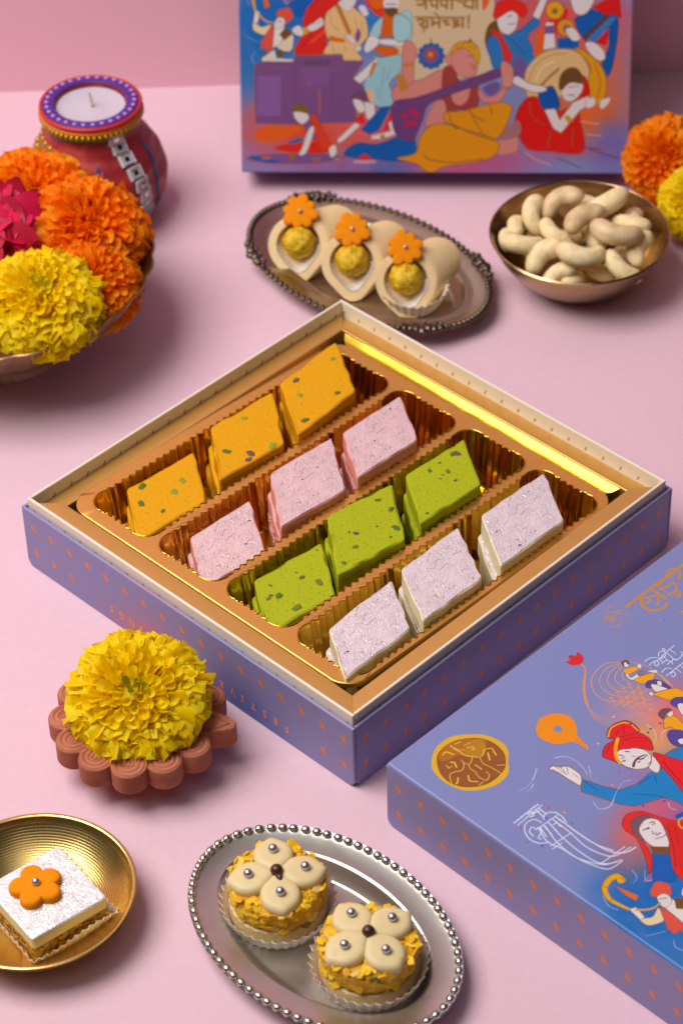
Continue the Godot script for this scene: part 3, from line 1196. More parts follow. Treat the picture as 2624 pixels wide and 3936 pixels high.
func cashews() -> void:
	var c := Vector3(0.1184, 0, -0.2000)
	var o := thing("brass_bowl", "small bronze bowl behind the box on the right, filled with cashew nuts", "bowl", c)
	var m := Mb.new()
	m.lathe(oval_profile([[0.0005, 0.0026], [0.022, 0.0026], [0.0270, 0.0066], [0.0345, 0.0140], [0.0398, 0.0220], [0.0430, 0.0293], [0.0437, 0.0300], [0.0444, 0.0293], [0.0405, 0.0213], [0.0352, 0.0132], [0.0275, 0.0058], [0.0200, 0.0008], [0.0170, 0.0], [0.0005, 0.0002]]), 96)
	part("bowl_body", m.mesh(50.0), mat("bronze", "b0946a", 0.42, 1.0, {"bump": noise(0.01, 2, 81), "depth": 0.02, "scale": 12.0, "rough_map": ramped(0.015, 3, 82, ["606060", "bbbbbb"], [0.3, 0.7])}), o)
	var meshes := []
	for i in 4:
		meshes.append(cashew_mesh(3 + i * 5))
	var tones := [mat("cashew_cream", "e0c48e", 0.55, 0.0, {"spec": 0.35, "map": ramped(0.035, 4, 83, ["dfbf86", "f0d9a8", "f7e8c2"], [0.2, 0.5, 0.8]), "scale": 22.0, "bump": noise(0.02, 3, 84), "depth": 0.02}), mat("cashew_tan", "cfae80", 0.5, 0.0, {"map": ramped(0.02, 3, 85, ["c8a678", "dec092", "e8d0a6"], [0.2, 0.5, 0.8]), "scale": 22.0, "bump": noise(0.02, 3, 84), "depth": 0.02})]
	# where each lies: x and z from the middle of the bowl, height, turn, tip, roll, size, mesh, tone
	var nuts := [
		["curled cashew nut with its hollow upward, at the left of the pile", -0.0270, 0.0050, 0.0300, 195.0, 12.0, 15.0, 1.0, 0, 0],
		["half-hidden cashew nut under the far left rim", -0.0285, -0.0110, 0.0285, 60.0, 30.0, -20.0, 0.85, 1, 0],
		["small cashew nut poking up at the leftmost edge of the pile", -0.0345, -0.0030, 0.0262, 80.0, 50.0, 0.0, 0.75, 2, 0],
		["upright pale cashew nut, rear left of the pile", -0.0200, -0.0145, 0.0325, 110.0, 25.0, 40.0, 0.95, 3, 0],
		["whitish tightly curled cashew nut on top at the back", -0.0080, -0.0175, 0.0370, 20.0, 20.0, 30.0, 1.0, 0, 1],
		["large cashew nut lying crosswise at the top right of the pile", 0.0130, -0.0180, 0.0360, 172.0, 14.0, -30.0, 1.18, 1, 0],
		["brownish hook-shaped cashew nut in the middle of the pile", 0.0035, -0.0010, 0.0385, 35.0, 0.0, 5.0, 1.12, 2, 1],
		["smile-shaped tan cashew nut at the front right of the pile", 0.0175, 0.0080, 0.0375, 176.0, 8.0, 10.0, 1.16, 3, 1],
		["cashew nut slanting down at the right side of the pile", 0.0265, -0.0060, 0.0315, 120.0, 20.0, -25.0, 1.05, 0, 0],
		["cashew nut mostly covered, between the hook-shaped one and the curled left one", -0.0115, -0.0010, 0.0315, 140.0, 10.0, 20.0, 0.9, 1, 0],
		["plump cashew nut slanting at the lower left of the pile", -0.0175, 0.0160, 0.0290, 25.0, 10.0, 40.0, 1.05, 2, 0],
		["smile-shaped pale cashew nut at the very front of the pile", -0.0005, 0.0190, 0.0335, 184.0, -4.0, 12.0, 1.1, 3, 0],
		["low cashew nut under the front edge, left of the smile-shaped one", -0.0120, 0.0255, 0.0235, 30.0, 0.0, 20.0, 0.9, 0, 0],
		["low cashew nut under the front edge on the right", 0.0190, 0.0225, 0.0270, 150.0, 5.0, 30.0, 0.95, 1, 0],
		["cashew nut tucked against the right rim", 0.0305, 0.0100, 0.0280, 70.0, 15.0, 20.0, 1.0, 2, 0],
		["cashew nut tucked against the far right rim", 0.0310, -0.0140, 0.0270, 100.0, 25.0, 0.0, 0.9, 3, 0],
		["cashew nut in the gap at the back of the bowl", 0.0020, -0.0265, 0.0280, 10.0, 15.0, 0.0, 0.95, 0, 0],
		["lower cashew nut seen through the gap in the middle", 0.0110, -0.0040, 0.0275, 75.0, 0.0, 0.0, 1.0, 1, 0],
	]
	for q in nuts:
		var b := Basis.from_euler(Vector3(deg_to_rad(q[5]), deg_to_rad(q[4]), deg_to_rad(q[6]))).scaled(Vector3.ONE * q[7] * 1.08)
		var nut := part("cashew_nut", meshes[q[8]], tones[q[9]], self, Transform3D(b, c + Vector3(q[1], q[3] - 0.0030, q[2])))
		tag(nut, q[0], "nut", "cashew nuts in the bronze bowl")
	# a lower layer that carries them
	for i in 8:
		var a := TAU * i / 8 + 0.3
		var r := 0.0150 if i % 2 else 0.0215
		var b := Basis.from_euler(Vector3(0.2, a * 2.3, 0.3))
		var nut := part("cashew_nut", meshes[i % 4], tones[0], self, Transform3D(b, c + Vector3(r * cos(a), 0.0155 + 0.002 * (i % 2), r * sin(a))))
		tag(nut, "cashew nut in the covered lower layer of the bronze bowl", "nut", "cashew nuts buried in the bronze bowl")


# ---------------------------------------------------------------- brass plate with a square sweet
func brass_plate() -> void:
	var c := Vector3(-0.1239, 0, 0.2035)
	var o := thing("brass_plate", "small round brass plate at the lower left, holding a square silver-topped sweet", "plate", c)
	var prof := PackedVector2Array()
	prof.append(Vector2(0.0004, 0.0030))
	for i in 220:
		var t := i / 219.0
		var r := lerpf(0.0010, 0.0362, t)
		var y := 0.0030 + 0.0108 * pow(maxf(0.0, (r - 0.017) / 0.0192), 1.9)
		prof.append(Vector2(r, y + 0.00003 * sin(r / 0.00085 * TAU) * clampf((r - 0.008) / 0.01, 0.0, 1.0)))
	for p in [[0.0374, 0.0157], [0.0380, 0.0161], [0.0390, 0.0162], [0.0394, 0.0157], [0.0386, 0.0142], [0.0330, 0.0070], [0.0270, 0.0018], [0.0240, 0.0], [0.0225, 0.0], [0.0215, 0.0012], [0.0004, 0.0014]]:
		prof.append(Vector2(p[0], p[1]))
	var m := Mb.new()
	m.lathe(prof, 96)
	part("plate_body", m.mesh(60.0), mat("brass", "dbbb74", 0.27, 1.0, {"bump": noise(0.01, 2, 86), "depth": 0.015, "scale": 12.0}), o)
	# the sweet
	var turn := -atan2(0.0254, 0.0189)
	var s := thing("square_sweet", "square two-layer sweet with silver leaf and orange five-petal flower, in a paper case", "sweet", Vector3(-0.1190, 0.0034, 0.2075), turn)
	var h := 0.0152
	var case_mat := mat("orange_printed_paper", "efdcc2", 0.7, 0.0, {"back": "605040", "map": ramped(0.03, 2, 87, ["e0662a", "efdcc2", "f3e6d2"], [0.22, 0.30, 0.7]), "scale": 16.0})
	var cm := Mb.new()
	var rows := []
	var sq := ngon(PackedVector2Array([Vector2(-1, -1), Vector2(1, -1), Vector2(1, 1), Vector2(-1, 1)]), 0.06, 3)
	var dense := PackedVector2Array()
	for i in sq.size():
		var a := sq[i]
		var b := sq[(i + 1) % sq.size()]
		var k := 44 if a.distance_to(b) > 0.5 else 1
		for j in k:
			dense.append(a.lerp(b, float(j) / k))
	for i in 6:
		var t: float = [0.0, 0.0, 0.5, 1.0, 1.0, 0.5][i]
		var row := PackedVector3Array()
		for j in dense.size():
			var fold: float = [-1.0, 0.0, 1.0, 0.0][j % 4]
			var d := dense[j] * (lerpf(0.0170, 0.0198, t) + 0.0006 * fold * t - (0.0002 if i > 3 else 0.0))
			if i == 0:
				d = dense[j] * 0.001
			row.append(Vector3(d.x, 0.0005 + 0.0072 * t + 0.0011 * sin(j * 0.13) * t, d.y))
		rows.append(row)
	cm.grid(rows, false, true)
	part("paper_case", cm.mesh(30.0), case_mat, s)
	var block := func(half: float, y0: float, y1: float, bev: float) -> ArrayMesh:
		var bm := Mb.new()
		bm.prism(ngon(PackedVector2Array([Vector2(-half, -half), Vector2(half, -half), Vector2(half, half), Vector2(-half, half)]), 0.0016), y0, y1, bev, 3)
		return bm.mesh(40.0)
	var crumb := noise(0.05, 4, 88)
	part("nut_layer", block.call(0.0164, 0.0007, 0.0090, 0.0006), mat("nut_layer", "c98a14", 0.6, 0.0, {"map": ramped(0.04, 4, 89, ["8a5a10", "d09a1a", "e5bc55"], [0.25, 0.5, 0.8]), "bump": crumb, "depth": 0.12, "scale": 30.0}), s)
	part("cream_layer", block.call(0.0167, 0.0089, h, 0.0009), mat("cream_layer", "ecd9a6", 0.5, 0.0), s)
	var fm := Mb.new()
	fm.prism(ngon(PackedVector2Array([Vector2(-0.0168, -0.0168), Vector2(0.0168, -0.0168), Vector2(0.0168, 0.0168), Vector2(-0.0168, 0.0168)]), 0.0018), h - 0.0010, h + 0.00015, 0.0006, 3)
	part("silver_leaf", fm.mesh(40.0), foil("bright_silver_leaf", "fbfcff", 22.0), s)
	var outline := PackedVector2Array()
	for i in 60:
		var a := TAU * i / 60
		var far := 0.0
		for k in 5:  # five round lobes
			var d := wrapf(a - TAU * k / 5, -PI, PI)
			if absf(0.0062 * sin(d)) < 0.0044 and absf(d) < PI / 2:
				far = maxf(far, 0.0062 * cos(d) + sqrt(0.0044 * 0.0044 - pow(0.0062 * sin(d), 2)))
		outline.append(Vector2.from_angle(a) * far)
	fm = Mb.new()
	fm.star(outline, [[0.0003, 0.0], [0.0, 0.0004], [0.0, 0.0020], [0.0003, 0.0027], [0.0008, 0.0032], [0.0018, 0.0035], [0.0035, 0.0035]])
	var fl := part("orange_flower", fm.mesh(60.0), mat("orange_marzipan", "ea8a06", 0.75, 0.0, {"spec": 0.25}), s, Transform3D(Basis(Vector3.UP, 0.35), Vector3(-0.0032, h + 0.0001, 0.0018)))
	pearl(fl, Vector3(0, 0.0042, 0), 0.0017)


# ---------------------------------------------------------------- flowers
func petal_mesh(kind: String, variant: int) -> ArrayMesh:  # 1 unit long, base at the origin, tip along +y, face towards +z
	var key := "petal %s %d" % [kind, variant]
	if made.has(key):
		return made[key]
	var g := RandomNumberGenerator.new()
	g.seed = 100 + variant
	var nu := 7
	var nv := 4
	var m := Mb.new()
	var rows := []
	var p1 := g.randf() * TAU
	var p2 := g.randf() * TAU
	for i in nv + 1:
		var t := float(i) / nv
		var row := PackedVector3Array()
		for j in nu + 1:
			var u := 2.0 * j / nu - 1.0
			var p := Vector3.ZERO
			match kind:
				"ruffled":
					var w := (0.20 + 0.42 * pow(t, 0.7)) * (1.0 - 0.28 * pow(t, 5.0))
					var ruffle := 0.11 * sin(u * 6.0 + p1) * t + 0.06 * sin(u * 10.0 + p2) * t * t
					var tip := 0.0 if i < nv else 0.05 * sin(u * 6.0 + p2) - 0.20 * u * u
					p = Vector3(u * w, t + tip, ruffle + 0.14 * u * u * t - 0.16 * t * t)
				"curled":
					var w := 0.12 + 0.20 * t
					p = Vector3(sin(u * 1.9) * w, t - (0.10 * u * u if i == nv else 0.0), (1.0 - cos(u * 1.9)) * w * 1.1 - 0.10 * t * t + 0.03 * sin(u * 4.0 + p1) * t)
				"broad":
					var w := 0.12 + 0.52 * sin(t * 1.75)
					p = Vector3(u * w, t * (1.0 - 0.16 * u * u) + (0.04 * sin(u * 5.0 + p1) if i == nv else 0.0), 0.22 * u * u * t - 0.22 * t * t * t + 0.05 * sin(u * 3.0 + p2) * t)
			row.append(p)
		rows.append(row)
	m.grid(rows, false, false)
	made[key] = m.mesh(180.0)
	return made[key]


func blossom(called: String, label: String, category: String, at: Vector3, axis: Vector3, radius: float, squash: float, count: int, tones: Array, centre: Material, kind := "ruffled", spread := 108.0, group := "") -> Node3D:
	var o := thing(called, label, category, at, 0.0, group)
	var frame := along(axis, Vector3.ZERO)
	var core := Mb.new()
	core.ball(Vector3.ZERO, Vector3(radius * 0.62, radius * 0.62 * squash, radius * 0.62), 16, 12)
	part("flower_core", core.mesh(180.0), tones[tones.size() - 1], o, frame)
	for i in count:
		var t := sqrt((i + 0.5) / count)
		var th := deg_to_rad(spread) * t + rng.randf_range(-0.05, 0.05)
		var ph := i * 2.39996 + rng.randf_range(-0.15, 0.15)
		var out := Vector3(cos(ph), 0, sin(ph))
		var d := out * sin(th) + Vector3.UP * cos(th)
		var tang := out * cos(th) - Vector3.UP * sin(th)
		var open := lerpf(0.10, 0.75, t) + rng.randf_range(-0.2, 0.2)
		var y := (d + tang * open).normalized()
		var long := radius * (0.15 + 0.43 * t) * rng.randf_range(0.88, 1.12)
		var wide := radius * (0.12 + 0.58 * t) * rng.randf_range(0.85, 1.15)
		if kind == "broad":
			long = radius * lerpf(0.55, 0.85, t)
			wide = radius * lerpf(0.5, 0.95, t)
		var tip := d * radius * (1.0 if kind != "broad" else lerpf(0.75, 1.0, t)) * (rng.randf_range(0.95, 1.05) + (rng.randf_range(-0.02, 0.10) if t > 0.6 else 0.0))
		tip.y *= squash
		tip -= Vector3.UP * radius * 0.12 * maxf(0.0, 1.0 - t / 0.35)
		var base := tip - y * long
		var x := tang.cross(d).normalized()
		var z := x.cross(y).normalized()
		x = y.cross(z)
		var b := Basis(x * wide, y * long, z * wide)
		b = Basis(y, rng.randf_range(-0.5, 0.5)) * b
		var inner := t < 0.42 and kind == "ruffled"
		var pm := petal_mesh("curled" if inner else kind, rng.randi() % 7)
		var pick: Material = tones[rng.randi() % (tones.size())]
		if t < 0.13:
			pick = centre
		part("petal", pm, pick, o, frame * Transform3D(b, base))
	# the crowded small petals deeper in the head
	if kind == "ruffled":
		var mm := MultiMesh.new()
		mm.transform_format = MultiMesh.TRANSFORM_3D
		mm.mesh = petal_mesh("ruffled", 3)
		mm.instance_count = 320
		for i in 320:
			var t := sqrt((i + 0.5) / 320)
			var th := deg_to_rad(spread) * t
			var ph := i * 2.39996 + 1.1
			var d := Vector3(cos(ph) * sin(th), cos(th), sin(ph) * sin(th))
			var y := (d + Vector3(rng.randf_range(-0.6, 0.6), rng.randf_range(-0.5, 0.3), rng.randf_range(-0.6, 0.6))).normalized()
			var s := radius * lerpf(0.22, 0.42, t) * rng.randf_range(0.8, 1.2)
			var tip := d * radius * rng.randf_range(0.86, 0.97)
			tip.y *= squash
			tip -= Vector3.UP * radius * 0.12 * maxf(0.0, 1.0 - t / 0.35)
			mm.set_instance_transform(i, frame * Transform3D(along(y, Vector3.ZERO, rng.randf() * TAU).basis.scaled(Vector3.ONE * s), tip - y * s))
		var deepm := MultiMeshInstance3D.new()
		deepm.name = "inner_petals"
		deepm.multimesh = mm
		deepm.material_override = tones[0]
		deepm.set_meta("kind", "stuff")
		o.add_child(deepm, true)
	return o


func yellow_tones() -> Array:
	return [mat("petal_yellow", "ffea10", 0.55, 0.0, {"back": "ffe600", "spec": 0.3}), mat("petal_lemon", "fff030", 0.55, 0.0, {"back": "ffe600", "spec": 0.3}), mat("petal_gold", "fcde00", 0.55, 0.0, {"back": "ffe600", "spec": 0.3})]


func orange_tones() -> Array:
	return [mat("petal_orange", "ffa010", 0.55, 0.0, {"back": "ff8c00", "spec": 0.3}), mat("petal_bright_orange", "ffb01c", 0.55, 0.0, {"back": "ff8c00", "spec": 0.3}), mat("petal_deep_orange", "ff8c06", 0.55, 0.0, {"back": "ff8c00", "spec": 0.3})]


func diya() -> void:
	var c := Vector3(-0.0870, 0, 0.1165)
	var o := thing("clay_lamp", "terracotta oil lamp with a scalloped rim and spout, a yellow marigold in it", "oil lamp", c)
	var clay := mat("terracotta", "ffffff", 0.7, 0.0, {"map": ramped(0.012, 3, 61, ["a05a42", "ad664d", "b87258"], [0.25, 0.5, 0.75]), "bump": noise(0.03, 3, 62), "depth": 0.012, "scale": 16.0, "spec": 0.35})
	var lobes := 13
	var step := TAU / lobes
	var first := deg_to_rad(12.0)
	var circles := []
	for i in range(1, lobes):
		var a := first + step * i
		circles.append([Vector2.from_angle(a) * 0.0290, 0.0074])
	for q in [[0.0270, 0.0068], [0.0310, 0.0058], [0.0345, 0.0046], [0.0372, 0.0034]]:
		circles.append([Vector2.from_angle(first) * q[0], q[1]])
	var outline := PackedVector2Array()
	for i in 420:
		var dir := Vector2.from_angle(TAU * i / 420)
		var far := 0.0290
		for q in circles:
			var b: float = dir.dot(q[0])
			var disc: float = b * b - q[0].length_squared() + q[1] * q[1]
			if disc >= 0.0:
				far = maxf(far, b + sqrt(disc))
		outline.append(dir * far)
	var m := Mb.new()
	m.star(outline, [[0.0010, 0.0122], [0.0003, 0.0125], [0.0, 0.0132], [0.0, 0.0212], [0.0003, 0.0219], [0.0010, 0.0222], [0.0100, 0.0222]])
	part("scalloped_rim", m.mesh(45.0), clay, o)
	m = Mb.new()
	m.lathe(oval_profile([[0.0005, 0.0], [0.0170, 0.0], [0.0180, 0.0008], [0.0215, 0.0060], [0.0270, 0.0125], [0.0005, 0.0128]]), 72)
	part("foot", m.mesh(40.0), clay, o)
	# raised ribs pressed into every scallop
	m = Mb.new()
	for w in 2:
		var r := 0.0058 - 0.0021 * w
		var path := PackedVector3Array()
		path.append(Vector3(-0.0062, 0, -r))
		for i in 13:
			var a := -PI / 2 + PI * i / 12
			path.append(Vector3(r * cos(a), 0, r * sin(a)))
		path.append(Vector3(-0.0062, 0, r))
		m.tube(path, PackedFloat32Array([0.00075]), 6, 0.8)
	for k in 3:
		m.tube(PackedVector3Array([Vector3(-0.0062, 0, (k - 1) * 0.0016), Vector3(0.0014 - 0.0004 * absf(k - 1.0), 0, (k - 1) * 0.0016)]), PackedFloat32Array([0.0006]), 6, 0.8)
	var rib := m.mesh(60.0)
	for i in range(1, lobes):
		var a := first + step * i
		part("rib_pattern", rib, clay, o, Transform3D(Basis(Vector3.UP, -a), Vector3(0.0290 * cos(a), 0.0222, 0.0290 * sin(a))))
	m = Mb.new()
	m.tube(PackedVector3Array([Vector3(0.024, 0.0222, -0.0045), Vector3(0.034, 0.0222, -0.0026), Vector3(0.0372, 0.0222, 0.0), Vector3(0.034, 0.0222, 0.0026), Vector3(0.024, 0.0222, 0.0045)]), PackedFloat32Array([0.0008]), 6, 0.8)
	part("spout_ridge", m.mesh(60.0), clay, o, Transform3D(Basis(Vector3.UP, -first), Vector3.ZERO))
	var green := mat("petal_green_yellow", "9d9a0c", 0.6, 0.0, {"back": "8a9000"})
	blossom("yellow_marigold", "ruffled yellow marigold with greenish middle, sitting in the clay lamp", "flower", c + Vector3(0.0005, 0.0300, 0.0005), Vector3(-0.10, 1.0, 0.42), 0.0278, 0.66, 298, yellow_tones(), green)


func flower_bowl() -> void:
	var c := Vector3(-0.1664, 0, -0.1633)
	var o := thing("flower_bowl", "wide footed metal bowl at the left edge, heaped with flowers", "bowl", c)
	var m := Mb.new()
	m.lathe(oval_profile([[0.0005, 0.0120], [0.0300, 0.0130], [0.0500, 0.0220], [0.0660, 0.0350], [0.0762, 0.0486], [0.0770, 0.0493], [0.0778, 0.0488], [0.0680, 0.0335], [0.0520, 0.0195], [0.0350, 0.0110], [0.0310, 0.0085], [0.0318, 0.0030], [0.0335, 0.0], [0.0300, 0.0], [0.0005, 0.0060]]), 168, false, 0, 0, 0.016, 28)
	part("bowl_body", m.mesh(45.0), mat("hammered_bronze", "a98a62", 0.36, 1.0, {"bump": noise(0.02, 2, 63, FastNoiseLite.TYPE_CELLULAR), "depth": 0.03, "scale": 9.0}), o)
	var or_t := orange_tones()
	var grp := "marigolds in the metal bowl"
	blossom("orange_marigold", "bright orange marigold at the back of the metal bowl", "flower", c + Vector3(0.0180, 0.0480, -0.0400), Vector3(0.05, 1.0, 0.35), 0.0320, 0.85, 270, or_t, or_t[0], "ruffled", 108.0, grp)
	blossom("orange_marigold", "deep orange marigold at the right side of the metal bowl", "flower", c + Vector3(0.0470, 0.0540, -0.0110), Vector3(0.35, 1.0, 0.35), 0.0290, 0.85, 270, or_t, or_t[2], "ruffled", 108.0, grp)
	blossom("orange_marigold", "small orange marigold low at the front right of the metal bowl", "flower", c + Vector3(0.0510, 0.0470, 0.0210), Vector3(0.4, 0.8, 0.6), 0.0220, 0.8, 200, or_t, or_t[0], "ruffled", 108.0, grp)
	var green := mat("petal_lime", "c8bd06", 0.6, 0.0, {"back": "808000"})
	blossom("yellow_marigold", "yellow marigold with a lime middle at the front of the metal bowl", "flower", c + Vector3(0.0280, 0.0520, 0.0430), Vector3(0.06, 1.0, 0.30), 0.0280, 0.8, 280, yellow_tones(), green, "ruffled", 108.0, grp)
	var rose := [mat("petal_magenta", "c8063f", 0.5, 0.0, {"back": "8c0030"}), mat("petal_crimson", "b00434", 0.5, 0.0, {"back": "800028"}), mat("petal_pink_red", "d6124e", 0.5, 0.0, {"back": "900a38"})]
	blossom("magenta_rose", "magenta rose between the orange and yellow marigolds at the left edge", "flower", c + Vector3(0.0030, 0.0640, -0.0030), Vector3(0.1, 1.0, 0.35), 0.0270, 0.85, 46, rose, rose[1], "broad", 105.0)


func loose_marigolds() -> void:
	var or_t := orange_tones()
	blossom("orange_marigold", "orange marigold lying on its side by the leaning lid, right of the cashews", "flower", Vector3(0.1690, 0.0215, -0.2727), Vector3(-0.35, 0.55, 0.8), 0.0218, 0.95, 280, or_t, or_t[2])
	var green := mat("petal_lime", "c8bd06")
	blossom("yellow_marigold", "yellow marigold cut off by the right edge, beside the orange one", "flower", Vector3(0.1815, 0.0190, -0.2360), Vector3(-0.2, 0.8, 0.6), 0.0195, 0.9, 260, yellow_tones(), green)


# ---------------------------------------------------------------- candle pot
func pot_r(y: float) -> float:
	var k := [[0.0, 0.0200], [0.006, 0.0275], [0.016, 0.0335], [0.026, 0.0350], [0.036, 0.0335], [0.044, 0.0300], [0.050, 0.0258], [0.055, 0.0236], [0.060, 0.0240], [0.068, 0.0248]]
	for i in k.size() - 1:
		if y <= k[i + 1][0]:
			return lerpf(k[i][1], k[i + 1][1], smoothstep(0.0, 1.0, (y - k[i][0]) / (k[i + 1][0] - k[i][0])) * 0.5 + 0.5 * (y - k[i][0]) / (k[i + 1][0] - k[i][0]))
	return 0.0248


func pot_lobe(a: float, y: float) -> float:
	return 1.0 + 0.055 * sin(4.0 * a + y * 75.0 + 1.0) * sin(clampf(y / 0.05, 0.0, 1.0) * PI)


func pot_at(a: float, y: float, lift := 0.0) -> Transform3D:  # a frame on the pot's side: x round, y up, z out
	var p := func(aa: float, yy: float) -> Vector3:
		var r: float = pot_r(yy) * pot_lobe(aa, yy)
		return Vector3(r * cos(aa), yy, r * sin(aa))
	var u: Vector3 = (p.call(a, y + 0.001) - p.call(a, y - 0.001)).normalized()
	var s: Vector3 = (p.call(a - 0.02, y) - p.call(a + 0.02, y)).normalized()
	var z := s.cross(u).normalized()
	return Transform3D(Basis(s, z.cross(s), z), p.call(a, y) + z * lift)


func candle_pot() -> void:
	var c := Vector3(-0.1222, 0, -0.2712)
	var o := thing("candle_pot", "dark red painted clay pot candle with a strip of mirrors, behind the flower bowl", "candle", c)
	var red := mat("red_paint", "ffffff", 0.5, 0.0, {"map": ramped(0.015, 3, 64, ["8c1620", "9c2028", "b8443e"], [0.25, 0.5, 0.8]), "bump": noise(0.02, 3, 65), "depth": 0.02, "scale": 14.0})
	var m := Mb.new()
	var rows := []
	for i in 45:
		var y := 0.066 * i / 44
		var row := PackedVector3Array()
		for j in 72:
			var a := TAU * j / 72
			var r := pot_r(y) * pot_lobe(a, y)
			row.append(Vector3(r * cos(a), y, r * sin(a)))
		rows.append(row)
	for q in [[0.0246, 0.0672], [0.0226, 0.0676], [0.0180, 0.0672], [0.0172, 0.0600], [0.0004, 0.0600]]:
		var row := PackedVector3Array()
		for j in 72:
			row.append(Vector3(q[0] * cos(TAU * j / 72), q[1], q[0] * sin(TAU * j / 72)))
		rows.append(row)
	var foot := PackedVector3Array()
	for j in 72:
		foot.append(Vector3.ZERO)
	rows.push_front(foot)
	m.grid(rows, false, true)
	part("pot_body", m.mesh(60.0), red, o)
	var ring := func(r: float, y: float, w: float, hh: float) -> ArrayMesh:
		var t := Mb.new()
		var prof := PackedVector2Array()
		for i in 10:
			prof.append(Vector2(r + w * cos(TAU * i / 10), y + hh * sin(TAU * i / 10)))
		t.lathe(prof, 72, true)
		return t.mesh(180.0)
	part("red_band", ring.call(0.0250, 0.0664, 0.0011, 0.0014), mat("scarlet_paint", "c02a1c", 0.45), o)
	part("orange_band", ring.call(0.0251, 0.0640, 0.0011, 0.0013), mat("orange_paint", "d07a14", 0.45), o)
	part("green_band", ring.call(0.0247, 0.0602, 0.0010, 0.0011), mat("green_paint", "3f7a2a", 0.5), o)
	part("purple_band", ring.call(0.0212, 0.0675, 0.0031, 0.0008), mat("purple_paint", "4b2384", 0.45), o)
	var small := Mb.new()
	small.ball(Vector3.ZERO, Vector3.ONE, 8, 6)
	var dot := small.mesh(180.0)
	var gold := mat("gold_bead", "e0b020", 0.3, 0.8)
	var lilac := mat("lilac_dot", "c98fd0", 0.5)
	for i in 56:
		var a := TAU * i / 56
		part("gold_bead", dot, gold, o, Transform3D(Basis().scaled(Vector3.ONE * 0.00135), Vector3(0.0254 * cos(a), 0.0621, 0.0254 * sin(a))))
	for i in 30:
		var a := TAU * i / 30
		part("lilac_dot", dot, lilac, o, Transform3D(Basis().scaled(Vector3(0.0011, 0.0005, 0.0011)), Vector3(0.0221 * cos(a), 0.0683, 0.0221 * sin(a))))
	var wax := Mb.new()
	wax.lathe(oval_profile([[0.0003, 0.0648], [0.0030, 0.0647], [0.0080, 0.0642], [0.0140, 0.0644], [0.0174, 0.0654], [0.0178, 0.0625], [0.0003, 0.0620]]), 48)
	part("wax", wax.mesh(50.0), mat("candle_wax", "cdbccb", 0.3, 0.0, {"sss": 0.3, "bump": noise(0.012, 2, 66), "depth": 0.08, "scale": 12.0}), o)
	var wick := Mb.new()
	wick.tube(PackedVector3Array([Vector3(0.0005, 0.0640, 0.0005), Vector3(0.0004, 0.0690, 0.0), Vector3(-0.0006, 0.0730, -0.0006)]), PackedFloat32Array([0.0008, 0.0008, 0.0006]), 8)
	part("wick", wick.mesh(60.0), mat("wick_cotton", "dcd0bc", 0.8), o)
	# strip of square mirrors from the rim down the right-hand side
	var frame := Mb.new()
	frame.box(Vector3(0, 0, 0.0), Vector3(0.0084, 0.0066, 0.0010), 0.0003)
	var inset_m := Mb.new()
	for k in 4:
		inset_m.xf = Transform3D(Basis(Vector3.BACK, PI / 2 * k), Vector3.ZERO)
		inset_m.box(Vector3(0, 0.0025, 0.0007), Vector3(0.0058, 0.0007, 0.0006), 0.0002)
	var glass := Mb.new()
	glass.box(Vector3(0, 0, 0.0005), Vector3(0.0028, 0.0028, 0.0006), 0.0001)
	var fm := frame.mesh(40.0)
	var im := inset_m.mesh(40.0)
	var gm := glass.mesh(40.0)
	var white := mat("white_plastic", "d9d5da", 0.35)
	var edge := mat("silver_plastic", "b9b6be", 0.3, 0.6)
	var mirror := mat("mirror", "cfc8c4", 0.05, 1.0)
	for i in 9:
		var t := i / 8.0
		var a := lerpf(deg_to_rad(58.0), deg_to_rad(34.0), t)
		var y := [0.0585, 0.0530, 0.0470, 0.0405, 0.0340, 0.0272, 0.0206, 0.0140, 0.0076][i] as float
		var tile := part("mirror_tile", fm, white, o, pot_at(a, y, 0.0007))
		part("tile_border", im, edge, tile)
		part("tile_mirror", gm, mirror, tile)
	# gold studs on the left, pearls and blue strokes on the front
	var stud_gold := mat("stud_gold", "c9962e", 0.35, 0.8)
	for r in 6:
		for q in 7:
			var a := deg_to_rad(118.0 + q * 11.0 + (5.5 if r % 2 else 0.0) + (5 - r) * -1.5)
			part("gold_stud", dot, stud_gold, o, pot_at(a, 0.0260 + r * 0.0048, 0.0) * Transform3D(Basis().scaled(Vector3(0.0019, 0.0019, 0.0013)), Vector3.ZERO))
	var patch := Mb.new()
	var pr := []
	for i in 9:
		var row := PackedVector3Array()
		for j in 13:
			row.append(pot_at(deg_to_rad(112.0 + j * 7.0), 0.0235 + i * 0.0035, 0.0003).origin)
		pr.append(row)
	patch.grid(pr, false, false)
	part("gold_patch", patch.mesh(60.0), mat("dull_gold_paint", "a07434", 0.5, 0.5), o)
	var pearl_mat := mat("white_pearl", "e6dcdc", 0.3)
	for i in 6:
		part("white_pearl", dot, pearl_mat, o, pot_at(deg_to_rad(108.0 - i * 7.5), 0.0400 - i * 0.0024, 0.0006) * Transform3D(Basis().scaled(Vector3.ONE * 0.0015), Vector3.ZERO))
	var blue := mat("blue_paint", "2a5c90", 0.4)
	part("blue_stroke", dot, mat("bright_blue_paint", "1672a8", 0.4), o, pot_at(deg_to_rad(105.0), 0.0365, 0.0003) * Transform3D(Basis(Vector3.BACK, -0.5).scaled(Vector3(0.0048, 0.0011, 0.0006)), Vector3.ZERO))
	for i in 8:
		var a := 84.0 - i * 4.0
		part("blue_stroke", dot, blue, o, pot_at(deg_to_rad(a), 0.0430 - i * 0.0028, 0.0002) * Transform3D(Basis(Vector3.BACK, -0.25 - 0.05 * i).scaled(Vector3(0.0011, 0.0050, 0.0008)), Vector3.ZERO))
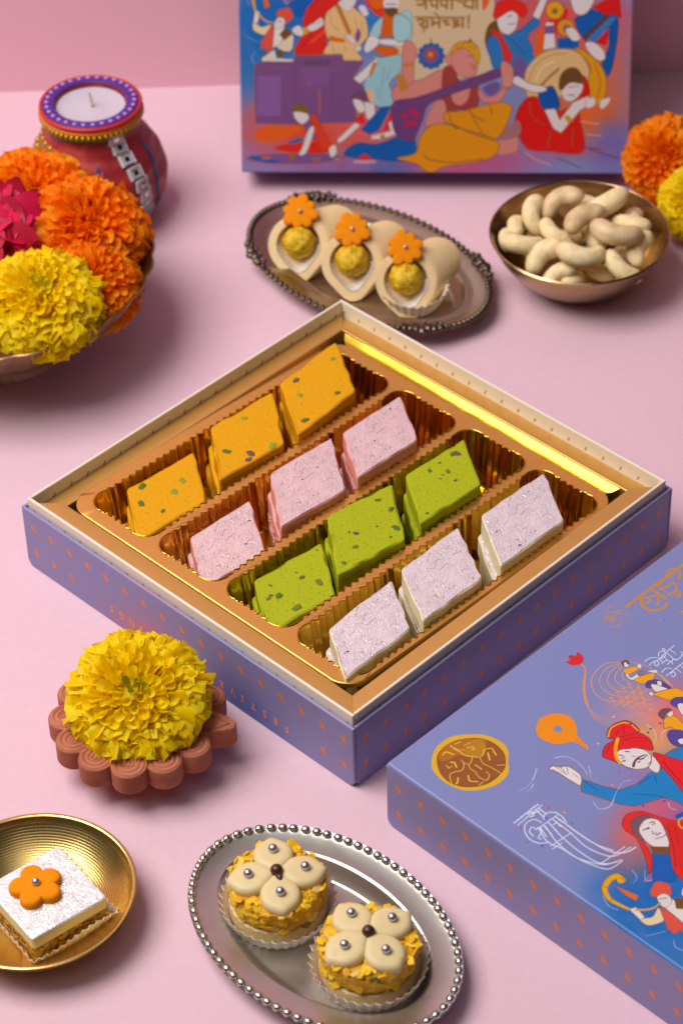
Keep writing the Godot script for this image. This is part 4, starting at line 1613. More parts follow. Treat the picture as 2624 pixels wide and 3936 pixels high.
	for i in 7:
		part("blue_stroke", dot, blue, o, pot_at(deg_to_rad(20.0 - 2.0 * (i % 2)), 0.0460 - i * 0.0056, 0.0002) * Transform3D(Basis(Vector3.BACK, 1.2).scaled(Vector3(0.0011, 0.0046, 0.0008)), Vector3.ZERO))


# ---------------------------------------------------------------- the print on the lids
# Each entry is a shape of the design in thousandths of the lid's side: f filled curve, p filled polygon, o outline, s stroke (width/end width), d dot; then its colour and points.
const PRINT := [
	"p d0b593 399,532 646,532 655,621 628,650 648,728 603,751 449,762 395,732",
	"f d8231c 169,587 173,568 189,546 266,546 238,571 224,643 218,689 143,691 160,646 180,630 174,608",
	"o1.4 7d4f45 169,587 173,568 189,546 266,546 238,571 224,643 218,689 143,691 160,646 180,630 174,608",
	"s4.9 e8502a 182,662 216,635 221,622",
	"s2.8 b01812 159,678 182,643 216,608",
	"p 0a56ad 144,552 189,552 169,573 169,597 142,595",
	"f 7a68a8 111,555 144,555 141,576 127,571",
	"p dc5548 90,626 94,662 78,692 56,670",
	"q1.4 7d4f45 90,626 94,662 78,692 56,670",
	"f dcc8b0 90,622 113,627 138,643 134,681 112,684 93,668",
	"o1.4 7d4f45 90,622 113,627 138,643 134,681 112,684 93,668",
	"f 7a5a2c 110,641 124,624 126,643 115,657",
	"p 6d5128 59,689 78,692 75,703 59,698",
	"p 6d5128 95,681 112,684 114,700 95,700",
	"p d8ccc4 58,702 90,681 95,703 137,706 137,714 58,712",
	"f d9cfd2 136,627 155,619 165,641 154,646 138,638",
	"o1.1 7d4f45 136,627 155,619 165,641 154,646 138,638",
	"f d9cfd2 174,619 183,603 210,599 216,616 193,632 177,632",
	"o1.1 7d4f45 174,619 183,603 210,599 216,616 193,632 177,632",
	"p d9981a 161,626 171,622 178,639 165,643",
	"s1.1 8d7078 188,616 199,604",
	"s1.1 8d7078 196,616 208,604",
	"s1.1 8d7078 205,616 216,604",
	"f e03010 316,546 350,546 369,581 361,597 338,581 322,557",
	"f d9600e 330,546 369,546 370,570 344,576",
	"f dfb47e 255,565 233,573 222,592 219,622 224,646 230,659 217,691 263,692 259,709 313,707 302,684 316,662 329,643 324,603 311,589 288,571",
	"o1.6 7d4f45 255,565 233,573 222,592 219,622 224,646 230,659 217,691 263,692 259,709 313,707 302,684 316,662 329,643 324,603 311,589 288,571",
	"p d9640e 230,645 271,654 270,663 231,659",
	"p b5722a 245,567 257,567 288,638 278,642",
	"f 7a4a86 305,627 311,643 302,662 296,646",
	"f d6cccc 254,565 255,549 297,549 293,571 275,583",
	"o1.1 7d4f45 254,565 255,549 297,549 293,571 275,583",
	"s1.6 9a6a48 233,587 238,616 255,632",
	"s1.6 9a6a48 294,600 302,622 299,643",
	"s1.6 9a6a48 238,667 243,684",
	"s1.6 9a6a48 269,670 271,689",
	"s1.6 9a6a48 313,608 316,635",
	"f d8c8c8 269,644 283,642 298,658 289,666",
	"o0.8 7d4f45 269,644 283,642 298,658 289,666",
	"f d8c8c8 294,676 308,669 312,681 299,685",
	"o0.8 7d4f45 294,676 308,669 312,681 299,685",
	"f d9cfd2 305,573 319,568 330,589 319,595",
	"f 9cc4cf 370,597 347,613 337,632 333,646 358,648",
	"o1.4 7d4f45 370,597 347,613 337,632 333,646 358,648",
	"p d25a05 369,587 405,578 408,648 360,648",
	"q1.1 7d4f45 369,587 405,578 408,648 360,648",
	"f d25a05 348,670 402,677 402,694 383,697 352,688",
	"o1.1 7d4f45 348,670 402,677 402,694 383,697 352,688",
	"f 92bccb 339,690 358,700 415,694 414,732 383,770 407,814 377,827 344,820 318,771 349,716",
	"o1.4 7d4f45 339,690 358,700 415,694 414,732 383,770 407,814 377,827 344,820 318,771 349,716",
	"s1.7 6c93a4 369,727 366,760 360,787",
	"s1.7 6c93a4 386,727 377,757",
	"s1.7 6c93a4 349,779 360,806",
	"f 9cc4cf 405,595 438,586 439,656 411,651",
	"o1.1 7d4f45 405,595 438,586 439,656 411,651",
	"f d9cfd2 368,560 377,546 405,546 405,573 388,584 373,576",
	"f 6d4526 369,577 386,574 404,576 400,592 386,597 375,589",
	"s1.9 4a3030 375,565 400,565",
	"f dcd0d2 359,654 416,656 419,670 363,666",
	"o1.1 7d4f45 359,654 416,656 419,670 363,666",
	"f dcd0d2 319,675 333,646 355,651 355,667 327,688",
	"o1.1 7d4f45 319,675 333,646 355,651 355,667 327,688",
	"f d9cfd2 347,705 307,741 290,757 299,769 324,754 352,716",
	"o1.1 7d4f45 347,705 307,741 290,757 299,769 324,754 352,716",
	"p c07830 341,713 352,713 338,749 331,743",
	"p 774a80 38,727 43,717 61,711 138,712 143,695 263,695 266,708 319,709 290,754 321,779 293,798 296,825 301,867 129,873 39,870 37,744",
	"q2.2 8a6048 38,727 43,717 61,711 138,712 143,695 263,695 266,708 319,709 290,754 321,779 293,798 296,825 301,867 129,873 39,870 37,744",
	"p 84589a 44,747 105,748 104,852 42,851",
	"p 7d4f8c 159,727 232,727 229,771 161,771",
	"p 5d4468 166,708 176,707 176,720 167,721",
	"p 5d4468 180,708 189,707 190,720 180,721",
	"p 5d4468 193,708 203,707 203,720 194,721",
	"p 5d4468 206,708 216,707 217,720 207,721",
	"p 5d4468 220,708 230,707 230,720 221,721",
	"s1.7 8d5a58 41,730 142,730 263,731",
	"s3.9 b0604a 203,782 204,815 203,848",
	"d4.4 a05a50 178,771",
	"d2.8 a05a50 83,760",
	"s1.7 6c4068 142,716 143,867",
	"s1.7 6c4068 237,727 240,825",
	"f 75508c 12,962 66,952 140,949 213,950 267,961 213,972 139,976 66,974",
	"o1.7 8a5a60 12,962 66,952 140,949 213,950 267,961 213,972 139,976 66,974",
	"f 1a57a8 23,962 37,955 100,971 66,974",
	"f c05a4a 52,959 74,957 74,964 54,964",
	"f b05a50 185,961 205,961 202,969 188,969",
	"f a0583c 123,950 140,950 137,964 128,970",
	"f d82410 86,934 140,922 216,919 222,947 123,945",
	"f e05a18 38,895 67,878 152,878 152,892 95,917 44,917",
	"f 1a5ab0 120,920 151,908 161,915 131,924",
	"o1.4 a06a58 120,920 151,908 161,915 131,924",
	"f 7a4a8a 163,872 180,867 199,905 177,908",
	"o1.1 7d4f45 163,872 180,867 199,905 177,908",
	"p d83a20 179,849 192,846 236,932 208,947 191,894",
	"q1.4 a03020 179,849 192,846 236,932 208,947 191,894",
	"f d9cfd2 177,882 190,886 168,947 148,951 157,936",
	"o1.1 7d4f45 177,882 190,886 168,947 148,951 157,936",
	"f d9cfd2 137,842 163,837 177,856 160,872 143,861",
	"o0.8 7d4f45 137,842 163,837 177,856 160,872 143,861",
	"f 7a5c1e 134,838 141,823 158,820 172,831 175,845 155,841",
	"f d9cfd2 321,814 341,814 345,847 327,858",
	"p e01c1c 307,849 315,843 322,871 291,865",
	"q1.1 7d4f45 307,849 315,843 322,871 291,865",
	"f 0a56a8 266,951 298,922 346,924 377,916 439,894 445,963 343,963 307,961",
	"o1.7 1a4080 266,951 298,922 346,924 377,916 439,894 445,963 343,963 307,961",
	"p 0a57a8 362,828 388,825 357,886 332,898 311,886",
	"q1.4 1a4080 362,828 388,825 357,886 332,898 311,886",
	"p e02020 386,840 397,855 386,869 391,884 366,891",
	"q1.1 7d4f45 386,840 397,855 386,869 391,884 366,891",
	"p d9cfd2 296,867 308,876 264,916 249,922 250,911",
	"q1.1 7d4f45 296,867 308,876 264,916 249,922 250,911",
	"p d9cfd2 397,855 418,891 363,911 336,911 337,902 386,890 381,869",
	"q1.1 7d4f45 397,855 418,891 363,911 336,911 337,902 386,890 381,869",
	"p a87a3a 359,901 370,898 373,911 362,912",
	"p a87a3a 242,922 253,925 250,933 242,930",
	"f d9cfd2 227,936 243,926 247,947 233,959",
	"o0.8 7d4f45 227,936 243,926 247,947 233,959",
	"f d9cfd2 290,809 310,810 322,834 307,842 296,829",
	"o0.8 7d4f45 290,809 310,810 322,834 307,842 296,829",
	"f 6c4666 289,803 296,787 313,782 332,798 341,818 321,814 307,810",
	"f dcb088 325,784 341,784 345,809 334,816",
	"p c09ab0 287,967 352,967 345,974 295,975",
	"p dc2014 297,965 318,949 345,965",
	"p c8802a 239,961 258,961 256,966 241,966",
	"f 9cc6cf 395,595 418,593 437,610 438,639 418,660 395,650",
	"o1.5 7d4f45 395,595 418,593 437,610 438,639 418,660 395,650",
	"s4.9 9a6a25 450,598 574,598",
	"s5.6 9a6a25 455,606 468,603 473,610 461,616 476,623",
	"s5.6 9a6a25 480,598 480,624",
	"s3.4 9a6a25 468,625 475,630 468,634",
	"s5.6 9a6a25 491,603 497,613 491,620",
	"s5.6 9a6a25 491,612 509,612",
	"s5.6 9a6a25 510,598 510,624",
	"s3.7 9a6a25 507,597 504,590 497,587",
	"s5.6 9a6a25 519,606 533,606",
	"s5.6 9a6a25 525,606 526,616 536,615",
	"s4.5 9a6a25 542,604 560,606 545,612 562,617 545,623 558,612",
	"s5.6 9a6a25 569,598 569,624",
	"s5.2 9a6a25 585,594 584,614",
	"d3.4 9a6a25 584,622",
	"s4.9 9a6a25 450,554 606,554",
	"s5.6 9a6a25 455,565 467,567 471,558",
	"s5.6 9a6a25 476,554 476,576",
	"s5.6 9a6a25 488,556 492,569 503,568",
	"s5.6 9a6a25 504,554 504,576",
	"s5.6 9a6a25 515,556 515,567 526,569",
	"s5.6 9a6a25 529,554 529,576",
	"s5.6 9a6a25 542,554 542,576",
	"s3.7 9a6a25 557,559 570,561",
	"s5.6 9a6a25 578,557 573,568 590,573",
	"s5.6 9a6a25 595,554 595,576",
	"s5.6 9a6a25 605,554 605,576",
	"f d5602a 619,543 635,543 635,562 621,581",
	"d31.7 2a5aa5 490,696",
	"d6.0 2a5aa5 520,696",
	"d6.0 2a5aa5 516,710",
	"d6.1 2a5aa5 505,721",
	"d6.1 2a5aa5 490,725",
	"d6.1 2a5aa5 475,721",
	"d6.1 2a5aa5 464,710",
	"d6.0 2a5aa5 460,696",
	"d6.0 2a5aa5 464,681",
	"d6.0 2a5aa5 475,671",
	"d6.0 2a5aa5 490,667",
	"d6.0 2a5aa5 505,670",
	"d6.0 2a5aa5 516,681",
	"d21.1 74508a 489,694",
	"d12.8 b5483f 489,693",
	"d5.3 d99520 488,693",
	"s2.3 5a4a7a 490,665 489,651",
	"f 6b4a1e 626,661 632,624 647,608 666,606 659,646 640,680",
	"f 2a70b5 630,665 647,643 678,643 716,628 755,595 763,617 735,646 755,698 732,721 656,728 640,698",
	"o2.3 1d5590 630,665 647,643 678,643 716,628 755,595 763,617 735,646 755,698 732,721 656,728 640,698",
	"p d9cfd2 746,595 769,543 786,543 763,604",
	"q1.5 7d4f45 746,595 769,543 786,543 763,604",
	"f d62a24 640,635 659,633 694,691 691,711 675,702 663,657",
	"o1.9 8a3020 640,635 659,633 694,691 691,711 675,702 663,657",
	"f d9cfd2 658,598 690,580 709,591 707,617 702,630 685,642 664,630",
	"o1.5 7d4f45 658,598 690,580 709,591 707,617 702,630 685,642 664,630",
	"f de2018 647,597 654,565 684,551 715,558 732,576 728,593 715,595 692,581 658,600",
	"o1.9 8a3020 647,597 654,565 684,551 715,558 732,576 728,593 715,595 692,581 658,600",
	"s2.2 5a4060 683,597 694,593",
	"s1.9 5a4060 685,615 702,613",
	"s2.3 1d5590 678,643 701,661 728,691",
	"f 6e5090 702,713 717,695 736,728 733,762 702,747",
	"f e05a10 754,665 769,628 781,650 766,694 751,694",
	"f d62020 791,602 833,576 829,606 804,646 804,676 793,676",
	"p d9cfd2 780,609 800,611 806,676 774,681",
	"q1.5 7d4f45 780,609 800,611 806,676 774,681",
	"p 7a5296 778,621 802,617 801,640 778,640",
	"d23.5 8a5030 802,580",
	"d21.7 e09a14 802,580",
	"d7.5 8a6a20 802,582",
	"p 0c58ac 809,651 864,646 865,678 812,678",
	"p 0c55ac 852,602 891,575 928,591 882,659 860,628",
	"q2.2 0a3f80 852,602 891,575 928,591 882,659 860,628",
	"p d41414 899,572 949,543 964,550 970,598 928,591",
	"q1.9 8a2020 899,572 949,543 964,550 970,598 928,591",
	"f 0a52a0 932,598 962,602 955,702 939,748 923,720 941,665",
	"o1.9 0a3f80 932,598 962,602 955,702 939,748 923,720 941,665",
	"p 5a3a3a 874,646 933,589 943,594 884,657",
	"p 3a72b8 885,652 945,594 958,599 907,662",
	"p d01010 906,662 941,624 934,669",
	"f dccfd2 882,661 903,661 926,679 932,702 915,707 888,683",
	"o1.5 7d4f45 882,661 903,661 926,679 932,702 915,707 888,683",
	"f d9cfd2 845,543 900,543 886,583 863,592 848,576",
	"o1.5 7d4f45 845,543 900,543 886,583 863,592 848,576",
	"d22.5 8a5030 830,624",
	"d20.2 d99018 830,624",
	"d11.2 9a5a70 834,626",
	"f d9cfd2 830,631 849,624 868,650 849,657",
	"o1.1 7d4f45 830,631 849,624 868,650 849,657",
	"f d9b07a 729,747 747,709 785,683 831,678 869,691 891,728 890,761 852,791 795,803 741,803",
	"o2.6 a8825a 729,747 747,709 785,683 831,678 869,691 891,728 890,761 852,791 795,803 741,803",
	"s3.0 b89060 737,762 755,721 793,694 835,689",
	"s3.8 e8caa0 756,762 771,728 801,709",
	"f dc930c 856,676 884,687 919,717 937,761 928,814 899,812 890,761 894,720",
	"o2.3 9a6a20 856,676 884,687 919,717 937,761 928,814 899,812 890,761 894,720",
	"s2.3 9a6a20 904,713 921,761 914,806",
	"f d4100e 719,822 749,799 780,814 827,836 864,799 878,746 895,791 869,836 882,939 798,941 736,931 707,871",
	"o2.3 8a2018 719,822 749,799 780,814 827,836 864,799 878,746 895,791 869,836 882,939 798,941 736,931 707,871",
	"s3.0 a05030 742,814 750,852 781,871",
	"s3.1 a05030 797,889 790,931",
	"s3.1 a05030 854,882 852,927",
	"s3.0 a05030 819,836 835,870",
	"f 0c50a2 764,795 779,780 802,775 819,825 780,832",
	"o1.9 0a3f80 764,795 779,780 802,775 819,825 780,832",
	"p dccfd2 780,833 808,830 820,860 853,814 891,797 910,814 873,834 824,894 804,882",
	"q1.9 7d4f45 780,833 808,830 820,860 853,814 891,797 910,814 873,834 824,894 804,882",
	"f dccfd2 922,810 948,802 941,821 924,831",
	"o1.1 7d4f45 922,810 948,802 941,821 924,831",
	"f dccfd2 885,810 906,801 909,821 888,829",
	"o1.1 7d4f45 885,810 906,801 909,821 888,829",
	"p c8901c 830,852 843,847 855,863 841,868",
	"f d9cdd2 821,769 844,761 873,761 876,784 853,811 830,806",
	"o1.5 7d4f45 821,769 844,761 873,761 876,784 853,811 830,806",
	"f 6b4520 816,776 819,747 836,728 859,726 876,746 878,766 844,765 824,784",
	"s2.3 6a3a40 841,776 852,773",
	"s2.3 6a3a40 858,773 867,773",
	"s2.7 a04050 841,795 856,796",
	"f dccfd2 695,758 710,747 741,765 779,773 784,785 749,788 699,766",
	"o1.9 7d4f45 695,758 710,747 741,765 779,773 784,785 749,788 699,766",
	"s4.2 6b4a30 772,770 794,747 815,728",
	"f cf8078 395,777 468,755 518,732 524,784 411,817 395,815",
	"o2.3 9a5050 395,777 468,755 518,732 524,784 411,817 395,815",
	"f cf8078 418,676 433,657 453,680 447,714 443,762 418,766",
	"o1.9 9a5050 418,676 433,657 453,680 447,714 443,762 418,766",
	"p c07830 414,714 446,714 446,724 414,724",
	"p c07830 399,744 418,743 434,777 411,792",
	"f 9a3b38 520,740 529,723 549,721 564,762 607,762 608,829 565,834 521,833",
	"o1.9 7a2a30 520,740 529,723 549,721 564,762 607,762 608,829 565,834 521,833",
	"f cf8078 545,777 587,773 584,807 565,823 546,811",
	"f d0837b 539,702 556,676 594,676 608,728 595,749 564,747 543,721",
	"o1.9 9a5050 539,702 556,676 594,676 608,728 595,749 564,747 543,721",
	"f d0837b 525,702 537,691 543,721 529,713",
	"o1.5 9a5050 525,702 537,691 543,721 529,713",
	"f d8960e 537,691 550,667 579,658 606,669 614,698 609,718 594,691 575,676 556,680",
	"o1.9 8a6a30 537,691 550,667 579,658 606,669 614,698 609,718 594,691 575,676 556,680",
	"s1.9 8a6a30 550,669 564,676 579,659 594,676 606,671",
	"f 8a5a28 584,659 590,651 595,661",
	"s1.9 8a4a48 579,698 594,695",
	"s2.3 8a4a48 591,717 602,724 595,732",
	"f 6e3f74 395,815 468,798 664,728 668,748 526,800 480,826 461,879 438,919 395,872",
	"o1.9 5a3060 395,815 468,798 664,728 668,748 526,800 480,826 461,879 438,919 395,872",
	"f 6a3a74 395,822 457,811 476,837 457,890 434,917 395,890",
	"d7.6 c01840 422,849",
	"d7.6 c01840 442,837",
	"d7.6 c01840 453,849",
	"d7.7 c01840 430,871",
	"d7.6 c01840 445,868",
	"f 6e5090 622,777 656,762 668,777 642,799",
	"f cf8078 611,777 630,799 657,795 676,777 684,784 661,815 619,811",
	"o1.9 9a5050 611,777 630,799 657,795 676,777 684,784 661,815 619,811",
	"f d0857c 668,717 679,709 698,728 696,773 676,777 670,747",
	"o1.9 9a5050 668,717 679,709 698,728 696,773 676,777 670,747",
	"s1.5 9a5050 681,713 679,747",
	"s1.5 9a5050 688,719 689,750",
	"s3.8 b07830 674,777 695,774",
	"f c9807a 484,841 503,811 526,815 528,864 503,871 476,876",
	"o1.9 9a5050 484,841 503,811 526,815 528,864 503,871 476,876",
	"f c98078 660,916 708,897 714,939 682,951 659,947",
	"o1.9 9a5050 660,916 708,897 714,939 682,951 659,947",
	"f a06a70 681,882 715,863 716,901 666,912",
	"f d98a08 529,841 573,837 626,822 680,815 697,837 662,906 612,902 530,865",
	"o2.3 8a5a20 529,841 573,837 626,822 680,815 697,837 662,906 612,902 530,865",
	"f d98a08 450,947 461,909 484,879 519,870 565,882 658,912 655,951 605,970 527,981 489,998 450,974 403,961",
	"o2.3 8a5a20 450,947 461,909 484,879 519,870 565,882 658,912 655,951 605,970 527,981 489,998 450,974 403,961",
	"s3.1 8a6030 536,841 544,871 558,884",
	"s3.0 8a6030 584,833 604,852 627,863",
	"s3.1 8a6030 546,871 585,890 654,914",
	"s3.1 8a6030 473,951 488,964 547,971 624,962",
	"s3.0 8a6030 642,826 646,844",
	"s3.0 8a6030 592,841 612,879 627,901",
	"s2.3 d8a0a8 732,943 760,962 798,977",
	"s3.1 5a4a80 882,931 929,934",
	"s3.1 5a4a80 898,935 991,965",
	"s2.7 5a4a80 814,958 876,984",
	"s2.3 e0b0a0 873,863 919,870",
	"s2.3 e0b0a0 889,897 928,900",
	"f e2caa0 39,610 58,623 82,617 69,643 41,634 35,622",
	"o1.3 7d4f45 39,610 58,623 82,617 69,643 41,634 35,622",
	"p ddd6d4 91,620 117,622 108,663 85,677",
	"q1.3 7d4f45 91,620 117,622 108,663 85,677",
	"p 6d4a20 119,624 136,641 116,657 103,642",
	"p d95040 85,617 89,631 85,680 55,679 55,661",
	"q1.5 7d4f45 85,617 89,631 85,680 55,679 55,661",
	"f d9cfd2 106,594 120,605 111,625 90,625 93,608",
	"o1.3 7d4f45 106,594 120,605 111,625 90,625 93,608",
	"s1.5 6a4a48 100,605 111,612",
	"f d8503c 97,585 113,576 138,573 135,584 139,597 121,614 115,601 98,596",
	"o1.3 7d4f45 97,585 113,576 138,573 135,584 139,597 121,614 115,601 98,596",
	"p dcd4d4 42,580 55,586 48,613 37,612",
	"q1.0 7d4f45 42,580 55,586 48,613 37,612",
	"s15.8/6.6 8a5a28 87,525 89,512 71,508 49,514 39,529 36,546 41,580",
	"s12.8/5.6 daa10c 87,525 88,512 71,508 50,515 40,529 36,546 42,579",
	"s4.8/3.5 dc9a30 49,590 71,609 93,612",
	"d7.7 daa10c 86,524",
	"s1.3 8a5a28 86,520 92,522 87,530",
	"s1.5 8a5a28 53,513 56,521",
	"s1.5 8a5a28 34,542 43,543",
	"p e2641c 68,525 79,572 67,576 64,555",
	"q1.0 a04a20 68,525 79,572 67,576 64,555",
	"s1.3 b8c0e4 35,524 23,546 27,568",
	"s1.3 b8c0e4 119,523 111,541 95,545",
	"s1.3 b8c0e4 135,540 118,556 127,565 145,559",
	"s1.2 b8c0e4 15,644 48,662",
	"s1.2 b8c0e4 43,686 32,698 36,714",
	"p 0a7cc2 229,303 235,318 243,345 258,374 292,387 336,387 351,398 392,376 416,380 453,393 312,508 309,469 300,447 245,422 231,400 214,351 204,324",
	"q2.4 7d4f45 229,303 235,318 243,345 258,374 292,387 336,387 351,398 392,376 416,380 453,393 312,508 309,469 300,447 245,422 231,400 214,351 204,324",
	"s1.9 0a5590 268,399 290,426 303,451",
	"s1.9 0a5590 227,310 229,326",
	"s1.9 0a5590 229,326 228,343",
	"s1.9 0a5590 296,391 323,392",
	"s1.9 0a5590 333,398 319,416",
	"s2.5 7d4f45 392,376 416,380 407,388",
	"f ddd4d8 368,360 369,380 344,398 342,375",
	"o1.4 7d4f45 368,360 369,380 344,398 342,375",
	"f e01520 378,357 389,382 400,436 334,490 354,417 364,384",
	"o1.9 8a2028 378,357 389,382 400,436 334,490 354,417 364,384",
	"s2.2 a01018 374,385 362,419 349,465",
	"f de1620 306,289 329,277 355,279 376,274 396,291 403,324 383,351 369,329 337,307 319,324 317,355 309,319 303,299",
	"o2.2 7a3038 306,289 329,277 355,279 376,274 396,291 403,324 383,351 369,329 337,307 319,324 317,355 309,319 303,299",
	"f de1620 348,269 353,260 375,250 403,257 412,271 407,297 396,297 359,279",
	"o2.2 7a3038 348,269 353,260 375,250 403,257 412,271 407,297 396,297 359,279",
	"s3.9 e0a010 351,265 373,254 399,260 406,270",
	"s3.3 e0a010 407,278 404,296",
	"s1.7 a81018 362,274 379,268",
	"s1.7 a81018 378,281 394,269",
	"s1.9 a81018 361,292 392,310 395,328",
	"s1.9 a81018 312,292 335,284 353,284",
	"f ddd6da 331,305 344,307 361,320 372,339 368,360 349,373 334,371 320,358 313,337 319,319",
	"o1.6 7d4f45 331,305 344,307 361,320 372,339 368,360 349,373 334,371 320,358 313,337 319,319",
	"s6.6 e0a810 360,282 340,294 321,311 313,328",
	"s2.5 c02020 328,312 332,321",
	"s3.0 5a4460 344,316 348,321",
	"s3.0 5a4460 320,329 325,331",
	"s1.7 6a5060 348,311 357,318",
	"s1.6 6a5060 323,322 330,325",
	"s5.4/2.2 5a3a50 324,352 333,347 347,344 363,349 364,354",
	"s4.4/1.6 5a3a50 345,346 351,352 361,353",
	"s3.3 c06070 338,352 343,353",
	"s1.6 7a6070 342,333 347,338",
	"s1.6 6a5060 365,362 358,369 348,369",
	"f ded6da 206,239 217,239 224,251 236,259 238,276 235,296 215,312 212,292 211,268 211,256",
	"o1.9 7d4f45 206,239 217,239 224,251 236,259 238,276 235,296 215,312 212,292 211,268 211,256",
	"s1.6 7a6068 210,244 211,268",
	"s1.6 7a6068 219,244 218,269",
	"s1.6 7a6068 225,252 218,275",
	"s1.6 7a6068 234,260 223,274",
	"s1.6 7a6068 229,280 228,297",
	"s1.6/0.8 c4c6e6 236,228 254,240 258,264 253,287 246,303",
	"s1.6/0.8 c4c6e6 191,221 167,234 143,240 124,237",
	"s1.6/0.8 c4c6e6 155,244 143,249 133,248",
	"s1.6/0.8 c4c6e6 200,357 194,378 214,388 242,376 276,365 293,373",
	"s1.7/0.8 c4c6e6 428,298 427,314 414,334 393,344",
	"s1.7/0.8 c4c6e6 451,334 429,335 417,346",
	"s1.6/0.8 c4c6e6 297,461 289,474 294,486",
	"s1.6/0.8 c4c6e6 265,290 244,314",
	"d2.7 d03848 128,306",
	"d2.7 e0a830 141,336",
	"d2.6 1a60b0 107,320",
	"d2.6 0a80a8 130,365",
	"d2.6 c81848 109,360",
	"d2.6 d07030 81,316",
	"d2.6 d03848 53,304",
	"d2.6 1a9090 35,335",
	"d2.6 3a4a90 49,362",
	"d2.6 c07060 78,355",
	"d2.7 d84050 295,342",
	"d2.8 e0a090 323,263",
	"d2.8 e89a20 442,273",
	"d2.8 e0a080 400,237",
	"d2.8 e89a20 466,276",
	"d2.8 1a60b0 425,311",
	"d2.8 1a60b0 413,314",
	"d2.8 1a60b0 449,315",
	"d2.7 e08080 258,355",
	"d2.7 3a50a8 295,454",
	"d2.7 3a50a8 257,433",
	"f dd2420 195,434 216,425 234,431 247,444 258,476 270,501 293,523 174,621 173,576 214,533 239,507 248,472 241,449 215,441 194,459 187,492 175,519 160,537 134,553 160,520 184,479 186,451",
	"o1.8 8a3028 195,434 216,425 234,431 247,444 258,476 270,501 293,523 174,621 173,576 214,533 239,507 248,472 241,449 215,441 194,459 187,492 175,519 160,537 134,553 160,520 184,479 186,451",
	"f d5201c 255,493 279,514 284,531 174,621 183,579 210,542",
	"s1.8 a01818 250,500 219,538 180,576",
	"s1.6 a01818 259,510 226,546",
	"f 71505c 208,444 233,444 249,465 246,492 235,472 208,468 186,498 193,463",
	"f ddd4d8 207,465 235,459 249,478 235,507 214,533 197,530 191,509 194,486",
	"o1.6 7d4f45 207,465 235,459 249,478 235,507 214,533 197,530 191,509 194,486",
	"s2.6 4a3040 209,473 222,476",
	"s2.1 4a3040 233,470 241,474",
	"s2.6 5a4460 217,477 221,479",
	"s2.6 5a4460 233,476 238,478",
	"s1.8 7a6070 220,487 215,493 221,495",
	"s3.1 b06878 217,499 227,501",
	"s1.6 6a5060 208,503 223,511 233,510",
	"p 0a58b0 178,522 199,547 153,598 124,568",
	"q1.3 0a3f80 178,522 199,547 153,598 124,568",
	"p 7a4a20 187,509 211,535 197,548 177,524",
	"f 0a55b0 281,493 315,506 293,523 277,507",
	"s4.2 d09a40 287,508 276,505 265,516 265,525",
	"s2.7 cfd6ee 121,330 120,373 120,422 126,463 143,485 167,491",
	"s2.6 cfd6ee 113,331 110,376 104,423 111,459 124,477 161,484",
	"s2.6 cfd6ee 101,332 91,374 86,421 89,463 104,483 125,492",
	"s2.6 cfd6ee 90,333 73,382 71,428 79,466 92,490 124,495",
	"s2.6 cfd6ee 76,330 63,363 69,394 72,433 92,475 116,488",
	"s2.6 cfd6ee 122,335 119,386 121,432 132,465",
	"s2.6 cfd6ee 61,374 112,380",
	"s2.6 cfd6ee 91,470 119,473 154,475",
	"s2.6 cfd6ee 91,322 89,307 71,302 54,313 45,334 50,354 65,365",
	"s2.6 cfd6ee 72,326 70,316 58,322 56,334",
	"s2.6 cfd6ee 77,324 76,336 58,344 61,349",
	"s2.6 cfd6ee 71,327 101,329 126,331",
	"s2.6 cfd6ee 56,294 90,293 126,292",
	"s2.6 cfd6ee 89,328 83,355",
	"s2.6 cfd6ee 101,329 95,359",
	"s2.6 cfd6ee 113,331 110,358",
	"s2.6 cfd6ee 81,328 71,353",
	"s2.6 cfd6ee 101,319 114,312 128,321 130,340 124,356",
	"s2.7 cfd6ee 90,289 100,289 95,299 87,296",
	"s2.7 cfd6ee 109,291 105,314",
	"s2.7 cfd6ee 116,292 114,314",
	"s2.7 cfd6ee 96,295 112,298",
	"s2.6 cfd6ee 102,341 112,344 109,353",
	"s2.6 cfd6ee 56,381 80,384",
	"d2.4 cfd6ee 57,285",
	"d2.4 cfd6ee 63,285",
	"d2.4 cfd6ee 69,285",
	"d2.4 cfd6ee 75,285",
	"d2.4 cfd6ee 80,285",
	"d2.4 cfd6ee 86,285",
	"d2.4 cfd6ee 92,285",
	"d2.4 cfd6ee 98,285",
	"d2.4 cfd6ee 104,285",
	"d2.4 cfd6ee 110,285",
	"d2.4 cfd6ee 115,285",
	"d2.4 cfd6ee 121,286",
	"f e88a02 270,149 297,136 325,146 340,168 335,193 311,220 295,223 267,207 258,184 258,166",
	"p e88a02 302,216 311,220 307,236 304,256 296,258 296,234 293,222",
	"s1.4 c8742a 304,227 297,229",
	"s1.4 c8742a 304,235 297,237",
	"s1.4 c8742a 303,242 296,244",
	"s1.4 c8742a 302,250 296,252",
	"f 7c84bb 292,174 302,172 308,177 305,187 295,189 290,182",
	"s2.5/5.5 e0903a 469,91 465,105 453,117 426,137 400,163 389,179",
	"s1.2 c88a78 400,163 387,181 383,201 387,219 398,242",
	"s1.2 c88a78 400,163 387,181 380,203 384,222 393,244",
	"s1.2 c88a78 400,163 386,182 378,205 381,225 388,247",
	"s1.2 c88a78 400,163 386,182 375,207 378,228 384,249",
	"s1.2 c88a78 400,163 385,183 373,210 374,231 379,251",
	"s1.2 c88a78 400,163 385,183 370,212 371,234 375,253",
	"p d82028 451,66 461,70 469,58 476,64 477,71 489,65 489,75 484,85 475,91 465,91 453,82",
	"q1.0 a83040 451,66 461,70 469,58 476,64 477,71 489,65 489,75 484,85 475,91 465,91 453,82",
